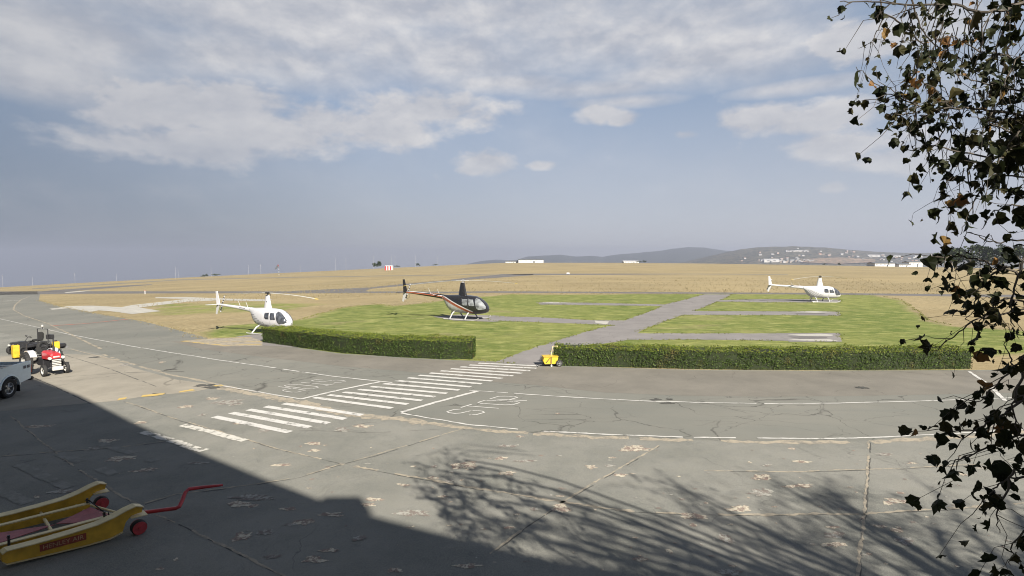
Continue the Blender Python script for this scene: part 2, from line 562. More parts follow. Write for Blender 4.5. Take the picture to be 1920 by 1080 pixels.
def sheet(name, polys, mt, lift, kind='structure', jag=0):
    """flat pieces laid on the terrain lift metres above it: outlines (lists of ground points) are cut at the terrain's own facets"""
    bm = bmesh.new()
    if jag:
        new = []
        for P_ in polys:
            Q = []
            for i in range(len(P_)):
                a = Vector(P_[i][:2]); b = Vector(P_[(i + 1) % len(P_)][:2]); n = max(1, min(60, int((b - a).length / (0.004 * max(20, a.y)) / 2)))
                d = b - a
                nr = Vector((-d.y, d.x)).normalized() if d.length > 1e-6 else Vector((0, 0))
                for k in range(n):
                    p = a.lerp(b, k / n)
                    Q.append(p + (nr * jag * (noise.noise(Vector((p.x * 1.1, p.y * 1.1, 2))) * 1.3 + noise.noise(Vector((p.x * 4, p.y * 4, 5))) * .8) if k else Vector((0, 0))))
            new.append(Q)
        polys = new
    for P_ in polys:
        vs = [bm.verts.new((p[0], p[1], 0)) for p in P_]
        try: bm.faces.new(vs)
        except ValueError: pass
    bmesh.ops.triangulate(bm, faces=bm.faces[:], ngon_method='EAR_CLIP')
    x0 = min(v.co.x for v in bm.verts); x1 = max(v.co.x for v in bm.verts)
    for k in range(-18, 1):
        if x0 < k < x1:
            bmesh.ops.bisect_plane(bm, geom=bm.verts[:] + bm.edges[:] + bm.faces[:], plane_co=(k, 0, 0), plane_no=(1, 0, 0))
    for v in bm.verts: v.co.z = terr(v.co.x, v.co.y) + lift
    bm.normal_update()
    for f in bm.faces:
        if f.normal.z < 0: f.normal_flip()
        f.smooth = True
    me = bpy.data.meshes.new(name); bm.to_mesh(me); bm.free(); me.materials.append(mt)
    o = bpy.data.objects.new(name, me); COL.objects.link(o)
    return tag(o, kind=kind)


def gp(*pts): return [G(*p) for p in pts]


JOINT = [(-60, 612), (60, 636), (130, 652), (190, 664), (250, 684), (320, 703), (420, 723), (560, 751), (640, 767), (740, 783), (860, 800), (1000, 812), (1120, 819), (1300, 826), (1500, 829), (1640, 827), (1780, 820), (1930, 810), (2300, 780)]
EDGE = [(75, 550), (73, 563), (110, 574), (170, 586), (235, 597), (270, 603), (330, 618), (400, 637), (440, 645), (492, 644), (640, 663), (767, 671), (847, 675), (928, 678), (1020, 685), (1280, 693), (1500, 695), (1827, 694), (2300, 690)]
road_poly = gp(*EDGE) + [Vector((60, 22, 0)), Vector((60, -30, 0)), Vector((-60, -30, 0))] + gp((-500, 590), (-40, 551), (0, 547), (70, 546))
sheet('road', [road_poly], M['road'], 0.004)
apron_poly = gp(*JOINT) + [Vector((40, 17, 0)), Vector((40, -28, 0)), Vector((-58, -28, 0)), Vector((-58, 30, 0))]
sheet('apron', [apron_poly], M['apron'], 0.008)
sheet('verge', [gp((492, 646), (640, 665), (767, 673), (847, 677), (928, 680), (1020, 687), (1280, 695), (1500, 697), (1827, 696), (2200, 694),
                   (2200, 728), (1860, 738), (1577, 743), (1433, 744), (1280, 742), (1133, 736), (1000, 722), (925, 716), (800, 700), (640, 687), (480, 668), (380, 655), (320, 640), (400, 641))], M['brown'], 0.008)
# pale concrete slab by the tractor
sheet('concrete_slab', [gp((-80, 672), (20, 668), (110, 664), (190, 666), (250, 690), (330, 712), (415, 724), (360, 736), (280, 742), (220, 752), (100, 762), (-60, 778), (-200, 790))], M['pad'], 0.012)
# taxiways
sheet('dry_strip', [gp((338, 640), (400, 634), (470, 632), (492, 640), (492, 649), (420, 650))], M['beige'], 0.0125)
sheet('taxiway', [gp((0, 546.5), (110, 546), (230, 546.2), (500, 546.2), (600, 546.6), (686, 546.6), (840, 547), (1280, 548), (1560, 549.5), (1830, 552), (2300, 556),
                     (2300, 562), (1830, 556.5), (1560, 552.5), (1300, 550.8), (840, 550), (600, 550), (340, 550), (120, 551), (75, 552), (0, 553)),
                  gp((545, 546.6), (548, 545.5), (626, 542), (691, 539), (756, 532.5), (835, 525.5), (900, 518), (940, 514.5), (1000, 513), (1280, 513.2), (1280, 514.2), (1000, 516),
                     (930, 521), (840, 527.6), (760, 535.5), (700, 541), (686, 544.2), (690, 546.6)),
                  gp((75, 546.5), (100, 544), (180, 538.5), (240, 535), (285, 533), (285, 534), (240, 537.5), (180, 542), (130, 546.5))], M['taxi'], 0.004)
sheet('field_track', [gp((60, 541), (340, 524), (560, 519), (840, 515.2), (1000, 514.3), (1000, 515.2), (840, 516.2), (560, 520.2), (340, 525.2), (60, 542.5)),
                      gp((1280, 513.2), (1450, 514), (1850, 519.5), (2200, 524), (2200, 525), (1850, 520.8), (1450, 515), (1280, 514.2))], M['brown'], 0.004)
# garden path and its branches
path = [gp((928, 679), (1000, 653), (1060, 634), (1120, 616), (1150, 610), (1100, 607.5), (915, 601), (915, 593), (1010, 595), (1110, 600.5), (1170, 601), (1215, 585), (1235, 577), (1240, 574), (1010, 571),
           (1010, 567.5), (1100, 567.5), (1245, 571), (1280, 563), (1320, 552), (1372, 552), (1362, 558), (1350, 562.5), (1440, 560.5), (1575, 562), (1575, 567), (1440, 567),
           (1345, 565.5), (1318, 577), (1300, 583), (1480, 584), (1570, 584.5), (1574, 592), (1480, 591), (1280, 591), (1240, 605), (1205, 619), (1195, 625), (1460, 625.5), (1575, 626), (1572, 641), (1458, 639), (1330, 637), (1180, 637), (1120, 647), (1045, 650), (1022, 686))]
sheet('path', path, M['path'], 0.008, jag=.13)
# helipad slabs and pale concrete shapes in the grass
sheet('helipad', [gp((812, 594), (860, 590), (935, 592), (990, 597), (925, 603.5), (850, 601)),
                  gp((1005, 567.2), (1035, 566), (1085, 568), (1050, 571.5), (1010, 570.5)),
                  gp((1478, 584.5), (1520, 583), (1574, 584.8), (1576, 591.5), (1520, 590)),
                  gp((1455, 625), (1574, 624.5), (1578, 641), (1480, 641)),
                  gp((1423, 561), (1480, 562), (1576, 562.5), (1576, 567), (1500, 567.2), (1420, 563)),
                  gp((440, 632), (475, 627), (520, 622), (560, 628), (560, 652), (492, 648), (470, 640))], M['path'], 0.012, jag=.06)
sheet('pale_concrete', [gp((92, 579), (108, 577.5), (125, 574), (172, 573.2), (228, 576), (248, 572), (320, 564.2), (350, 560.5), (290, 559.2), (292, 557.5), (350, 557), (410, 559.5), (512, 561.8), (500, 565), (410, 563.2), (350, 566), (262, 576.5), (302, 583.5), (248, 589), (210, 584), (185, 582), (170, 585), (130, 578), (98, 581)),
                        gp((120, 548), (160, 545), (172, 544.8), (150, 547.5), (125, 549.2)),
                        gp((1476, 627.5), (1540, 626), (1562, 628), (1556, 630.5), (1500, 630)), gp((1470, 636), (1555, 636.5), (1574, 640), (1500, 638.8)),
                        gp((1484, 585), (1530, 584), (1560, 585.5), (1530, 586.8)), gp((1012, 568), (1035, 567), (1078, 568.3), (1040, 569)),
                        gp((1115, 601.5), (1142, 603), (1138, 608.5), (1118, 606))], M['padlight'], 0.016, jag=.08)
sheet('pad_stain', [gp((1477, 631.5), (1510, 630.8), (1552, 632), (1550, 634.5), (1500, 635.5)), gp((1490, 587.6), (1545, 587.2), (1548, 588.8), (1500, 589.2)), gp((1015, 569.4), (1060, 569.2), (1062, 570.2), (1020, 570.4))], M['taxi'], 0.020)


# painted lines
def ribbon(pts, wd, rough=0.25, step=0.25, gap=0.0, seed=1):
    """ground outline quads along a world polyline, with ragged sides"""
    rr = random.Random(seed)
    P_ = []
    for i in range(len(pts) - 1):
        a = Vector(pts[i][:2]); b = Vector(pts[i + 1][:2]); n = max(1, int((b - a).length / step))
        for k in range(n): P_.append(a.lerp(b, k / n))
    P_.append(Vector(pts[-1][:2]))
    L = []; Rr = []
    for i, p in enumerate(P_):
        t = (P_[min(i + 1, len(P_) - 1)] - P_[max(i - 1, 0)]).normalized()
        nrm = Vector((-t.y, t.x))
        wob = (noise.noise(Vector((p.x * 0.7, p.y * 0.7, seed))) * rough * wd)
        L.append(p + nrm * (wd / 2 * (1 + rr.uniform(-rough, rough)) + wob)); Rr.append(p - nrm * (wd / 2 * (1 + rr.uniform(-rough, rough)) - wob))
    out = []; miss = False
    for i in range(len(P_) - 1):
        if gap and noise.noise(Vector((P_[i].x * 1.3, P_[i].y * 1.3, seed + 9))) > gap: continue
        out.append([L[i], L[i + 1], Rr[i + 1], Rr[i]])
    return out


def line(px, wd, **k): return ribbon([G(*p) for p in px], wd, **k)


FARL = [(-60, 588), (0, 598), (67, 613), (133, 628), (250, 650), (320, 661.5), (427, 678), (567, 698), (633, 707), (735, 718)]
FARR = [(880, 733), (903, 734), (1040, 743.5), (1133, 749), (1223, 753), (1330, 756), (1433, 757.5), (1577, 756.5), (1713, 753), (1880, 747.5), (1990, 743)]
NEAR = [(400, 721), (430, 726), (500, 738), (565, 749)]
NEARR = [(752, 775), (800, 784), (880, 797), (1000, 808), (1120, 814.5), (1280, 820), (1400, 822), (1530, 823.5), (1650, 820.5), (1760, 815.5), (1930, 805), (2100, 792)]
white = line(FARL, 0.085, rough=0.4, gap=0.45) + line(FARR, 0.075, rough=0.5, seed=3, gap=0.42) + line(NEAR, 0.075, rough=0.3, seed=4) + line(NEARR, 0.075, rough=0.5, step=0.15, seed=5, gap=0.32)
white += line([(565, 748.5), (640, 731), (712, 716.5)], 0.16, rough=0.12, seed=6) + line([(752, 774), (820, 754), (897, 733.5)], 0.17, rough=0.2, seed=7, step=0.15)
white += line([(1818, 697), (1850, 719), (1885, 752)], 0.13, rough=0.2, seed=8)
white += line([(8, 564.5), (22, 564)], 0.9) + line([(25, 563.7), (37, 563)], 0.9)
BARS = [((588, 746), (735, 766)), ((616, 741.2), (764.5, 758.5)), ((644, 736), (791, 751.6)), ((672, 730.8), (816, 744.6)), ((695, 725.4), (838, 738.3)), ((719, 719.9), (861, 732)), ((742, 714.2), (883, 726)),
        ((764.5, 708.9), (903, 720.3)), ((785.5, 704.2), (923, 715)), ((806, 699.9), (942.5, 710)), ((826, 695.8), (962, 705.2)), ((845, 691.9), (979, 700.4)), ((863, 688.3), (994, 695.6)), ((880, 684.8), (1006, 691)), ((897, 681.4), (1012, 686.6))]
NB = [((402, 781.8), (543, 811.2)), ((434, 774.6), (580.6, 802)), ((466, 768.6), (616, 794.6)), ((498, 762.8), (647, 786.4)), ((532, 757.2), (679, 779))]
for a, b in BARS: white += line([a, b], 0.23, rough=0.05, step=0.2)
for a, b in NB: white += line([a, b], 0.245, rough=0.05, step=0.2)
worn = line([(342, 797.5), (459, 827)], 0.25, rough=0.16, step=0.08, seed=20) + line([(267, 810), (383, 846)], 0.25, rough=0.2, step=0.08, seed=21, gap=0.25)
ghost = []
for i, (a, b) in enumerate([((190, 832), (300, 868)), ((110, 852), (215, 890)), ((30, 872), (130, 915)), ((-50, 895), (50, 945))]):
    ghost += line([a, b], 0.25, rough=0.2, step=0.1, seed=40 + i, gap=0.2)


def letters(word, c0, c1, c2, c3, wd):
    """block capitals in a ground quad: c0 start foot, c1 end foot, c2 end head, c3 start head"""
    gl = {'S': [[(1, .85), (.8, 1), (.2, 1), (0, .85), (0, .62), (.2, .52), (.8, .48), (1, .38), (1, .15), (.8, 0), (.2, 0), (0, .15)]],
          'T': [[(0, 1), (1, 1)], [(.5, 1), (.5, 0)]], 'O': [[(.2, 0), (0, .15), (0, .85), (.2, 1), (.8, 1), (1, .85), (1, .15), (.8, 0), (.2, 0)]],
          'P': [[(0, 0), (0, 1), (.8, 1), (1, .88), (1, .6), (.8, .48), (0, .48)]]}
    A = [G(*c).xy for c in (c0, c1, c2, c3)]
    out = []; n = len(word)
    for i, ch in enumerate(word):
        for st in gl[ch]:
            pts = []
            for (u, v) in st:
                U = (i + 0.12 + u * 0.72) / n
                pts.append(A[0].lerp(A[1], U).lerp(A[3].lerp(A[2], U), v))
            out += ribbon(pts, wd, rough=0.05, step=0.25, seed=i + 60)
    return out


white += letters('STOP', (883, 781), (1014, 745), (941, 742), (830, 775), 0.065)
white += letters('STOP', (601, 711), (498, 730), (548, 738), (655, 714), 0.055)
sheet('road_markings', white, M['white'], 0.016)
sheet('worn_markings', worn, M['worn'], 0.016)
sheet('ghost_markings', ghost, M['ghost'], 0.016)
red = line([(95, 611), (160, 607), (240, 598.5)], 0.5, rough=0.3, gap=0.35)
sheet('red_line', red, M['redline'], 0.016)
ye = line([(340, 640), (400, 634.5), (470, 633)], 0.12, rough=0.3) + line([(340, 640), (420, 648), (490, 646)], 0.15, rough=0.3) + line([(370, 642), (490, 641)], 0.12)
ye += line([(222, 749), (280, 742), (350, 734), (415, 722)], 0.32, rough=0.5, gap=0.25, seed=33)
sheet('faded_line', line([(25, 581), (28, 572), (40, 562), (55, 556)], 0.25) + line([(25, 581), (45, 592), (90, 607), (190, 655)], 0.16, rough=.5, gap=.3) + line([(133, 655), (233, 680)], 0.1), M['beige'], 0.018)
sheet('yellow_line', ye, M['yellowline'], 0.020)
sheet('slab_seams', line([(-20, 722), (110, 708), (240, 699), (345, 697)], .05, rough=.6, gap=.4) + line([(115, 664), (200, 690), (300, 728)], .04, rough=.6, gap=.4) + line([(20, 690), (90, 720), (170, 757)], .05, rough=.6, gap=.4), M['dark'], 0.0125)
# joint between road and apron, slab joints of the apron
jt = line([(190, 664), (250, 684), (320, 703), (420, 723.5), (480, 735)], 0.16, rough=0.5, seed=70, gap=0.25)
jt += line([(400, 724), (470, 738), (560, 755), (640, 772), (740, 787), (800, 794)], 0.42, rough=0.55, step=0.15, seed=71)
jt += line([(800, 794), (860, 802), (1000, 814), (1120, 820), (1300, 827), (1500, 829.5), (1640, 827.5), (1780, 820), (1930, 810)], 0.24, rough=0.65, step=0.15, seed=72, gap=0.38)
JL = [[(640, 870), (760, 893), (880, 915), (1050, 940), (1170, 958), (1300, 965), (1450, 966), (1620, 963), (1830, 952), (2000, 938)], [(1235, 836), (1150, 885), (1050, 945), (990, 985), (920, 1040)],
      [(1630, 829), (1626, 900), (1620, 960), (1614, 1020), (1608, 1100)], [(880, 801), (780, 830), (700, 855), (640, 870)], [(640, 870), (560, 895), (480, 908), (330, 928), (270, 945)],
      [(230, 752), (330, 786), (430, 815), (520, 842), (640, 870)], [(270, 955), (350, 990), (440, 1035), (560, 1095)], [(20, 780), (60, 815), (130, 870), (220, 925), (270, 955)], [(0, 856), (120, 846), (230, 838), (330, 825)],
      [(1320, 883), (1500, 885), (1700, 878), (1860, 870)]]
for i, L in enumerate(JL):
    jt += line(L, 0.045 if i else 0.075, rough=0.9, step=0.1, seed=80 + i, gap=0.30)
sheet('slab_joints', jt, M['beige'], 0.012)
dj = []
for i, L in enumerate(JL): dj += line([(x + 2, y + 1.5) for x, y in L], 0.03, rough=0.9, step=0.15, seed=120 + i, gap=0.2)
dj += line([(560, 807), (700, 812), (830, 805)], 0.02, rough=0.9, gap=0.3)
sheet('joint_cracks', dj, M['dark'], 0.0100)


def flake(px, py, wpx, hpx, seed):
    """a peeled patch: ragged outline, its size given as seen in the photo"""
    rr = random.Random(seed)
    c = G(px, py); s_ = F / c.y
    a = wpx / 2 / s_; b = hpx / 2 * c.y * c.y / (F * (CH - c.z))
    out = []; n = 44
    for k in range(n):
        t = 2 * math.pi * k / n
        r = 0.72 + 0.62 * noise.noise(Vector((math.cos(t) * 1.1 + seed * 3.1, math.sin(t) * 1.1, seed))) + 0.34 * noise.noise(Vector((math.cos(t) * 3.4 + seed, math.sin(t) * 3.4, seed + 7))) + rr.uniform(-0.09, 0.09)
        out.append(Vector((c.x + a * r * math.cos(t), c.y + b * r * math.sin(t), 0)))
    return out


FL = [(430, 755, 60, 12), (400, 748, 26, 6), (350, 763, 36, 7), (380, 778, 26, 5), (265, 793, 32, 7), (443, 795, 24, 4), (498, 808, 26, 9), (585, 832, 34, 7), (590, 845, 30, 6), (640, 806, 44, 9), (680, 800, 46, 7),
      (520, 873, 50, 6), (950, 837, 38, 7), (975, 819, 16, 4), (868, 873, 66, 17), (815, 875, 18, 5), (950, 888, 42, 9), (810, 896, 30, 5), (842, 903, 18, 6), (757, 910, 26, 6), (1110, 877, 26, 9), (1143, 874, 24, 6),
      (1190, 842, 70, 14), (1148, 859, 16, 4), (985, 865, 50, 6), (940, 860, 22, 8), (700, 938, 40, 9), (780, 963, 82, 16), (690, 948, 36, 8), (830, 932, 26, 5), (1055, 917, 14, 5), (1050, 931, 18, 5), (1430, 895, 40, 14),
      (1425, 926, 62, 17), (1500, 912, 60, 8), (1385, 955, 60, 14), (1360, 1010, 34, 26), (1300, 968, 50, 16), (1300, 985, 18, 10), (1565, 1005, 44, 16), (1565, 1022, 56, 12), (1560, 990, 30, 6), (1695, 1014, 42, 22),
      (1650, 988, 40, 7), (1680, 995, 30, 12), (1712, 980, 14, 4), (1680, 940, 48, 14), (1688, 925, 18, 5), (1658, 853, 34, 8), (1710, 869, 20, 4), (1805, 890, 14, 10), (1845, 878, 36, 8), (1485, 842, 16, 6), (1500, 866, 30, 6), (1440, 873, 20, 6),
      (1510, 867, 34, 5), (1050, 955, 46, 20), (1000, 955, 26, 8), (1255, 1035, 16, 9), (1200, 1050, 28, 12), (1370, 1075, 70, 16), (1165, 892, 30, 8), (955, 990, 24, 5), (475, 934, 120, 18), (450, 946, 60, 14), (570, 980, 54, 16), (545, 985, 30, 6), (620, 965, 60, 10),
      (455, 1008, 44, 20), (495, 1000, 40, 12), (540, 955, 40, 8), (590, 1050, 60, 14), (510, 1045, 40, 10), (620, 1033, 40, 10), (330, 1050, 12, 8), (120, 922, 60, 12), (68, 932, 14, 6), (205, 827, 50, 9), (175, 841, 30, 8), (230, 860, 60, 14),
      (270, 882, 50, 8), (370, 869, 40, 6), (75, 800, 60, 8), (880, 1062, 60, 10), (675, 1010, 40, 14), (740, 1070, 30, 14), (300, 1068, 20, 6), (1860, 800, 40, 6), (1045, 776, 10, 3), (305, 680, 12, 4), (235, 685, 26, 5)]
fl = []; flg = []
rr = random.Random(5)
for i, p in enumerate(FL):
    for k in range(3):
        q = (p[0] + rr.uniform(-.35, .35) * p[2] * (k > 0), p[1] + rr.uniform(-.35, .35) * p[3] * (k > 0), p[2] * (1 if k == 0 else rr.uniform(.35, .6)), p[3] * (1 if k == 0 else rr.uniform(.4, .7)))
        (fl if i % 3 else flg).append(flake(*q, seed=i * 5 + k))
for i in range(170):
    px = rr.uniform(60, 1900); py = rr.uniform(835, 1078)
    if py > 760 + px * .27 and i % 3: continue
    (fl if i % 2 else flg).append(flake(px, py, rr.uniform(4, 16) * (py / 950) ** 2, rr.uniform(2, 5) * (py / 950) ** 2, seed=900 + i))
# overlapping flakes get heights of their own so no two faces coincide
bmz = 0.0125


def flakes(name, L, mt, lift0):
    mb = MB()
    for i, P_ in enumerate(L):
        l = lift0 + i * 0.000006
        c = sum((Vector(p) for p in P_), Vector()) / len(P_)
        n = len(P_)
        vs = [Vector((p.x, p.y, terr(p.x, p.y) + l)) for p in P_] + [Vector((c.x, c.y, terr(c.x, c.y) + l))]
        mb.add(vs, [(k, (k + 1) % n, n) for k in range(n)])
    return tag(mb.build(name, mt), kind='structure')


flakes('peeled_surface', fl, M['flake'], 0.0122)
flakes('peeled_surface_grey', flg, M['flakegrey'], 0.0142)
stain = [flake(1230, 750, 30, 5, 1), flake(1252, 756.5, 36, 4, 2), flake(1618, 727.5, 34, 6, 3), flake(295, 740, 40, 7, 4), flake(385, 723, 50, 7, 5), flake(180, 670, 26, 5, 6), flake(1255, 749, 18, 3, 9), flake(320, 693, 30, 3, 8), flake(400, 727, 60, 5, 11)]
flakes('tar_stains', stain, M['dark'], 0.0172)

# ------------------------------------------------------------------ hills
def f_hill(a, b, c_):
    def fn(t, g):
        n_ = t.noise(g, 0.012, 6, 0.7); m_ = t.noise(g, 0.05, 4, 0.7)
        c = t.mix(t.ramp(n_, 0.45, 0.55), a, b)
        return t.mix(t.ramp(m_, 0.50, 0.60), c, c_), m_
    return fn


M['hill_far'] = ground_mat('hill_bush_far', f_hill((0.015, 0.022, 0.018), (0.03, 0.038, 0.03), (0.07, 0.07, 0.055)), 1, 2, 0.02)
M['hill_near'] = ground_mat('hill_bush', f_hill((0.012, 0.02, 0.012), (0.07, 0.07, 0.045), (0.17, 0.14, 0.10)), 1, 2, 0.02)
M['earth'] = ground_mat('bare_earth', f_hill((0.30, 0.21, 0.14), (0.22, 0.15, 0.10), (0.06, 0.07, 0.04)), 1, 2, 0.02)


def interp(prof, x):
    if x <= prof[0][0]: return prof[0][1]
    for (a, b), (c, d) in zip(prof, prof[1:]):
        if x <= c: return b + (d - b) * (x - a) / (c - a)
    return prof[-1][1]


class Hill:
    def __init__(s, prof, D0, D1, base, pxs):
        s.prof, s.D0, s.D1, s.base, s.pxs = prof, D0, D1, base, pxs

    def pt(s, px, t):
        D = s.D0 + (s.D1 - s.D0) * min(t, 1) + max(0, t - 1) * 1500
        yr = interp(s.prof, px)
        y = s.base + (yr - s.base) * (1 - (1 - min(t, 1)) ** 1.4) if t <= 1 else yr
        d = ray(px, y)
        z = CH + d.z * D
        if t > 1: z -= (t - 1) * 260
        b = noise.noise(Vector((px * 0.05, t * 4, s.D0))) * D * 0.0012 * min(1, t * 2) * (1 if t <= 1 else 0.3)
        return Vector((d.x * D, D, z + b))

    def build(s, name, mt):
        T = [0, .12, .25, .38, .5, .6, .7, .8, .88, .95, 1, 1.15, 1.6]
        mb = MB(); vs = []; fs = []
        for px in s.pxs:
            for t in T: vs.append(s.pt(px, t))
        m = len(T)
        for i in range(len(s.pxs) - 1):
            for j in range(m - 1): fs.append((i * m + j, (i + 1) * m + j, (i + 1) * m + j + 1, i * m + j + 1))
        mb.add(vs, fs)
        return tag(mb.build(name, mt, smooth='all'), kind='structure')

    def hit(s, px, y):
        lo, hi = 0.0, 1.0
        for _ in range(24):
            m = (lo + hi) / 2; p = s.pt(px, m)
            yy_ = py_of(p)
            if yy_ > y: lo = m
            else: hi = m
        return s.pt(px, lo)


def py_of(p):
    q = Vector((p.x, p.y, p.z - CH))
    fwd = q.y * CP - q.z * SP; up = q.y * SP + q.z * CP
    return 540 - F * up / fwd


hf = Hill([(860, 500), (880, 494), (905, 489), (930, 487), (965, 488), (985, 482), (1005, 480), (1050, 477.5), (1080, 481), (1100, 480), (1130, 481), (1160, 477), (1200, 474), (1240, 470), (1262, 466), (1290, 463.5), (1320, 464), (1345, 468), (1370, 471), (1420, 472), (1500, 476), (1700, 482)],
          4600, 6500, 520, list(range(860, 1701, 10)))
hf.build('distant_hills', M['hill_far'])
hn = Hill([(1230, 500), (1280, 492), (1330, 480), (1365, 472), (1390, 467.5), (1420, 463.5), (1480, 462), (1530, 463), (1580, 467), (1640, 472), (1700, 474), (1780, 474.5), (1850, 478), (1990, 486), (2300, 500)],
          2400, 3900, 515, list(range(1230, 2301, 8)))
hn.build('town_hill', M['hill_near'])


def eroded(cx, cy, w_, h_):
    mb = MB(); n = 12; vs = []; fs = []
    for i in range(n + 1):
        for j in range(5):
            px = cx + (i / n - .5) * w_; y = cy + (j / 4 - .5) * h_ * (1 - abs(i / n - .5) * 1.1)
            p = hn.hit(px, y); vs.append(p + Vector((0, -6, 4)))
    for i in range(n):
        for j in range(4): fs.append((i * 5 + j, (i + 1) * 5 + j, (i + 1) * 5 + j + 1, i * 5 + j + 1))
    mb.add(vs, fs)
    return tag(mb.build('bare_slope', M['earth']), kind='structure')


eroded(1570, 490, 140, 12)

# ------------------------------------------------------------------ object materials
M['wpaint'] = mat('white_gloss_paint', (0.52, 0.52, 0.54), 0.28, var=0.04, coat=0.4)
M['gpaint'] = mat('pale_grey_paint', (0.42, 0.42, 0.42), 0.35, var=0.06, coat=0.3)
M['bpaint'] = mat('black_gloss_paint', (0.016, 0.016, 0.018), 0.22, var=0.1, coat=0.6)
M['opaint'] = mat('orange_stripe', (0.33, 0.10, 0.05), 0.35, var=0.06)
M['glass'] = mat('tinted_canopy_glass', (0.05, 0.055, 0.065), 0.05, var=0.95, vscale=3, spec=0.9)  # strong tone blotches painted in for reflections and cabin detail
M['grey'] = mat('grey_metal', (0.35, 0.35, 0.36), 0.45, 0.6)
M['glassreflect'] = mat('canopy_glass_reflect', (0.20, 0.21, 0.22), 0.06, var=0.7, vscale=2.5, spec=0.9)  # pale blotchy base colour paints sky reflections onto the dark helicopter's panes
M['pattern'] = mat('grey_pattern', (0.09, 0.09, 0.11), 0.5)
M['black'] = mat('black_rubber', (0.02, 0.02, 0.02), 0.8, bump=0.004)
M['blackm'] = mat('black_metal', (0.03, 0.03, 0.033), 0.45)
M['blade'] = mat('rotor_blade', (0.50, 0.49, 0.45), 0.45)
M['bladeb'] = mat('rotor_blade_dark', (0.05, 0.05, 0.05), 0.5)
M['byellow'] = mat('blade_yellow', (0.70, 0.50, 0.08), 0.5)
M['red'] = mat('red_paint', (0.42, 0.025, 0.03), 0.35, var=0.2, coat=0.3)
M['yellow'] = mat('yellow_paint', (0.58, 0.38, 0.03), 0.45, var=0.18)
M['ywell'] = mat('dolly_yellow', (0.60, 0.36, 0.04), 0.5, var=0.2, bump=0.002)
M['cream'] = mat('cream_edge', (0.66, 0.55, 0.30), 0.5, var=0.12)
M['pink'] = mat('dull_red_plate', (0.30, 0.085, 0.09), 0.6, var=0.25)
M['wheelred'] = mat('dolly_wheel_red', (0.40, 0.045, 0.05), 0.55, var=0.2)
M['rim'] = mat('rim_white', (0.50, 0.49, 0.46), 0.4)
M['alloy'] = mat('alloy_wheel', (0.45, 0.46, 0.47), 0.35, 0.7)
M['truck'] = mat('truck_paint', (0.62, 0.72, 0.76), 0.25, var=0.04, coat=0.6)
M['blue'] = mat('blue_sleeve', (0.03, 0.07, 0.45), 0.5)
M['redlens'] = mat('tail_lamp', (0.45, 0.02, 0.02), 0.2, coat=0.5)
M['plank'] = mat('pale_plank', (0.62, 0.60, 0.54), 0.7)
M['wall'] = mat('plaster_wall', (0.55, 0.52, 0.46), 0.85, var=0.1, vscale=1.5, bump=0.004)
M['wallw'] = mat('white_cladding', (0.55, 0.55, 0.55), 0.6, var=0.05, vscale=.5)
M['roof'] = mat('dark_roof', (0.10, 0.11, 0.12), 0.7, var=0.2, vscale=.5)
M['win'] = mat('window_glass', (0.03, 0.04, 0.05), 0.08)
M['mast'] = mat('mast_grey', (0.36, 0.37, 0.39), 0.5)
M['bark'] = mat('bark', (0.20, 0.17, 0.13), 0.9, var=0.3, vscale=9, bump=0.01)
M['twig'] = mat('twig', (0.07, 0.058, 0.045), 0.85, var=0.3, vscale=20)


def leaf_mat(name, cols, rough=0.55, trans=0.35, sc=1.0, topz=None):
    m = bpy.data.materials.new(name); m.use_nodes = True
    t = NT(m.node_tree); b = t.n['Principled BSDF']
    g = t.add('ShaderNodeNewGeometry')
    rnd = g.outputs['Random Per Island']
    c = t.mix(t.ramp(rnd, 0.0, 0.55), cols[0], cols[1])
    c = t.mix(t.ramp(rnd, 0.55, 1.0), c, cols[2])
    pn = t.noise(g.outputs['Position'], sc, 4, 0.6)
    c = t.mix(t.ramp(pn, 0.4, 0.65, 0, 0.6), c, cols[1])
    if name.startswith('hedge'):
        hb = t.noise(g.outputs['Position'], 1.1, 5, 0.7)
        c = t.mix(t.ramp(hb, 0.56, 0.68, 0, 0.75), c, (0.12, 0.085, 0.035))
        c = t.mix(t.ramp(hb, 0.42, 0.34, 0, 0.3), c, (0.08, 0.12, 0.03))
    if topz:
        sx = t.add('ShaderNodeSeparateXYZ'); t.put(sx.inputs[0], g.outputs['Position'])
        c = t.mix(t.ramp(sx.outputs[2], topz[0], topz[1], 0, 0.85), c, topz[2])
    t.put(b.inputs['Base Color'], c)
    b.inputs['Roughness'].default_value = rough
    b.inputs['Specular IOR Level'].default_value = 0.12
    if trans:
        tr = t.add('ShaderNodeBsdfTranslucent'); t.put(tr.inputs[0], c)
        mx = t.add('ShaderNodeMixShader'); mx.inputs[0].default_value = trans
        t.l.new(b.outputs[0], mx.inputs[1]); t.l.new(tr.outputs[0], mx.inputs[2])
        t.l.new(mx.outputs[0], t.n['Material Output'].inputs[0])
    return m


M['leaf'] = leaf_mat('plane_tree_leaf', ((0.012, 0.017, 0.007), (0.024, 0.029, 0.011), (0.055, 0.045, 0.018)), trans=0.2)
M['leafbrown'] = leaf_mat('autumn_leaf', ((0.16, 0.075, 0.03), (0.22, 0.12, 0.04), (0.20, 0.16, 0.05)), trans=0.3)
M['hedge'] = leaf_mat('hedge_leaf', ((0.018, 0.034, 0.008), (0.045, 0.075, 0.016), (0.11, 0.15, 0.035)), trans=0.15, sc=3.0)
M['hedgetop'] = leaf_mat('hedge_top_leaf', ((0.05, 0.085, 0.012), (0.13, 0.17, 0.026), (0.25, 0.26, 0.055)), trans=0.2, sc=3.0)  # lighter, yellower leaf tones for the hedge top
M['fartree'] = leaf_mat('far_tree_leaf', ((0.018, 0.03, 0.012), (0.035, 0.05, 0.02), (0.06, 0.075, 0.03)), trans=0.1, sc=0.5)
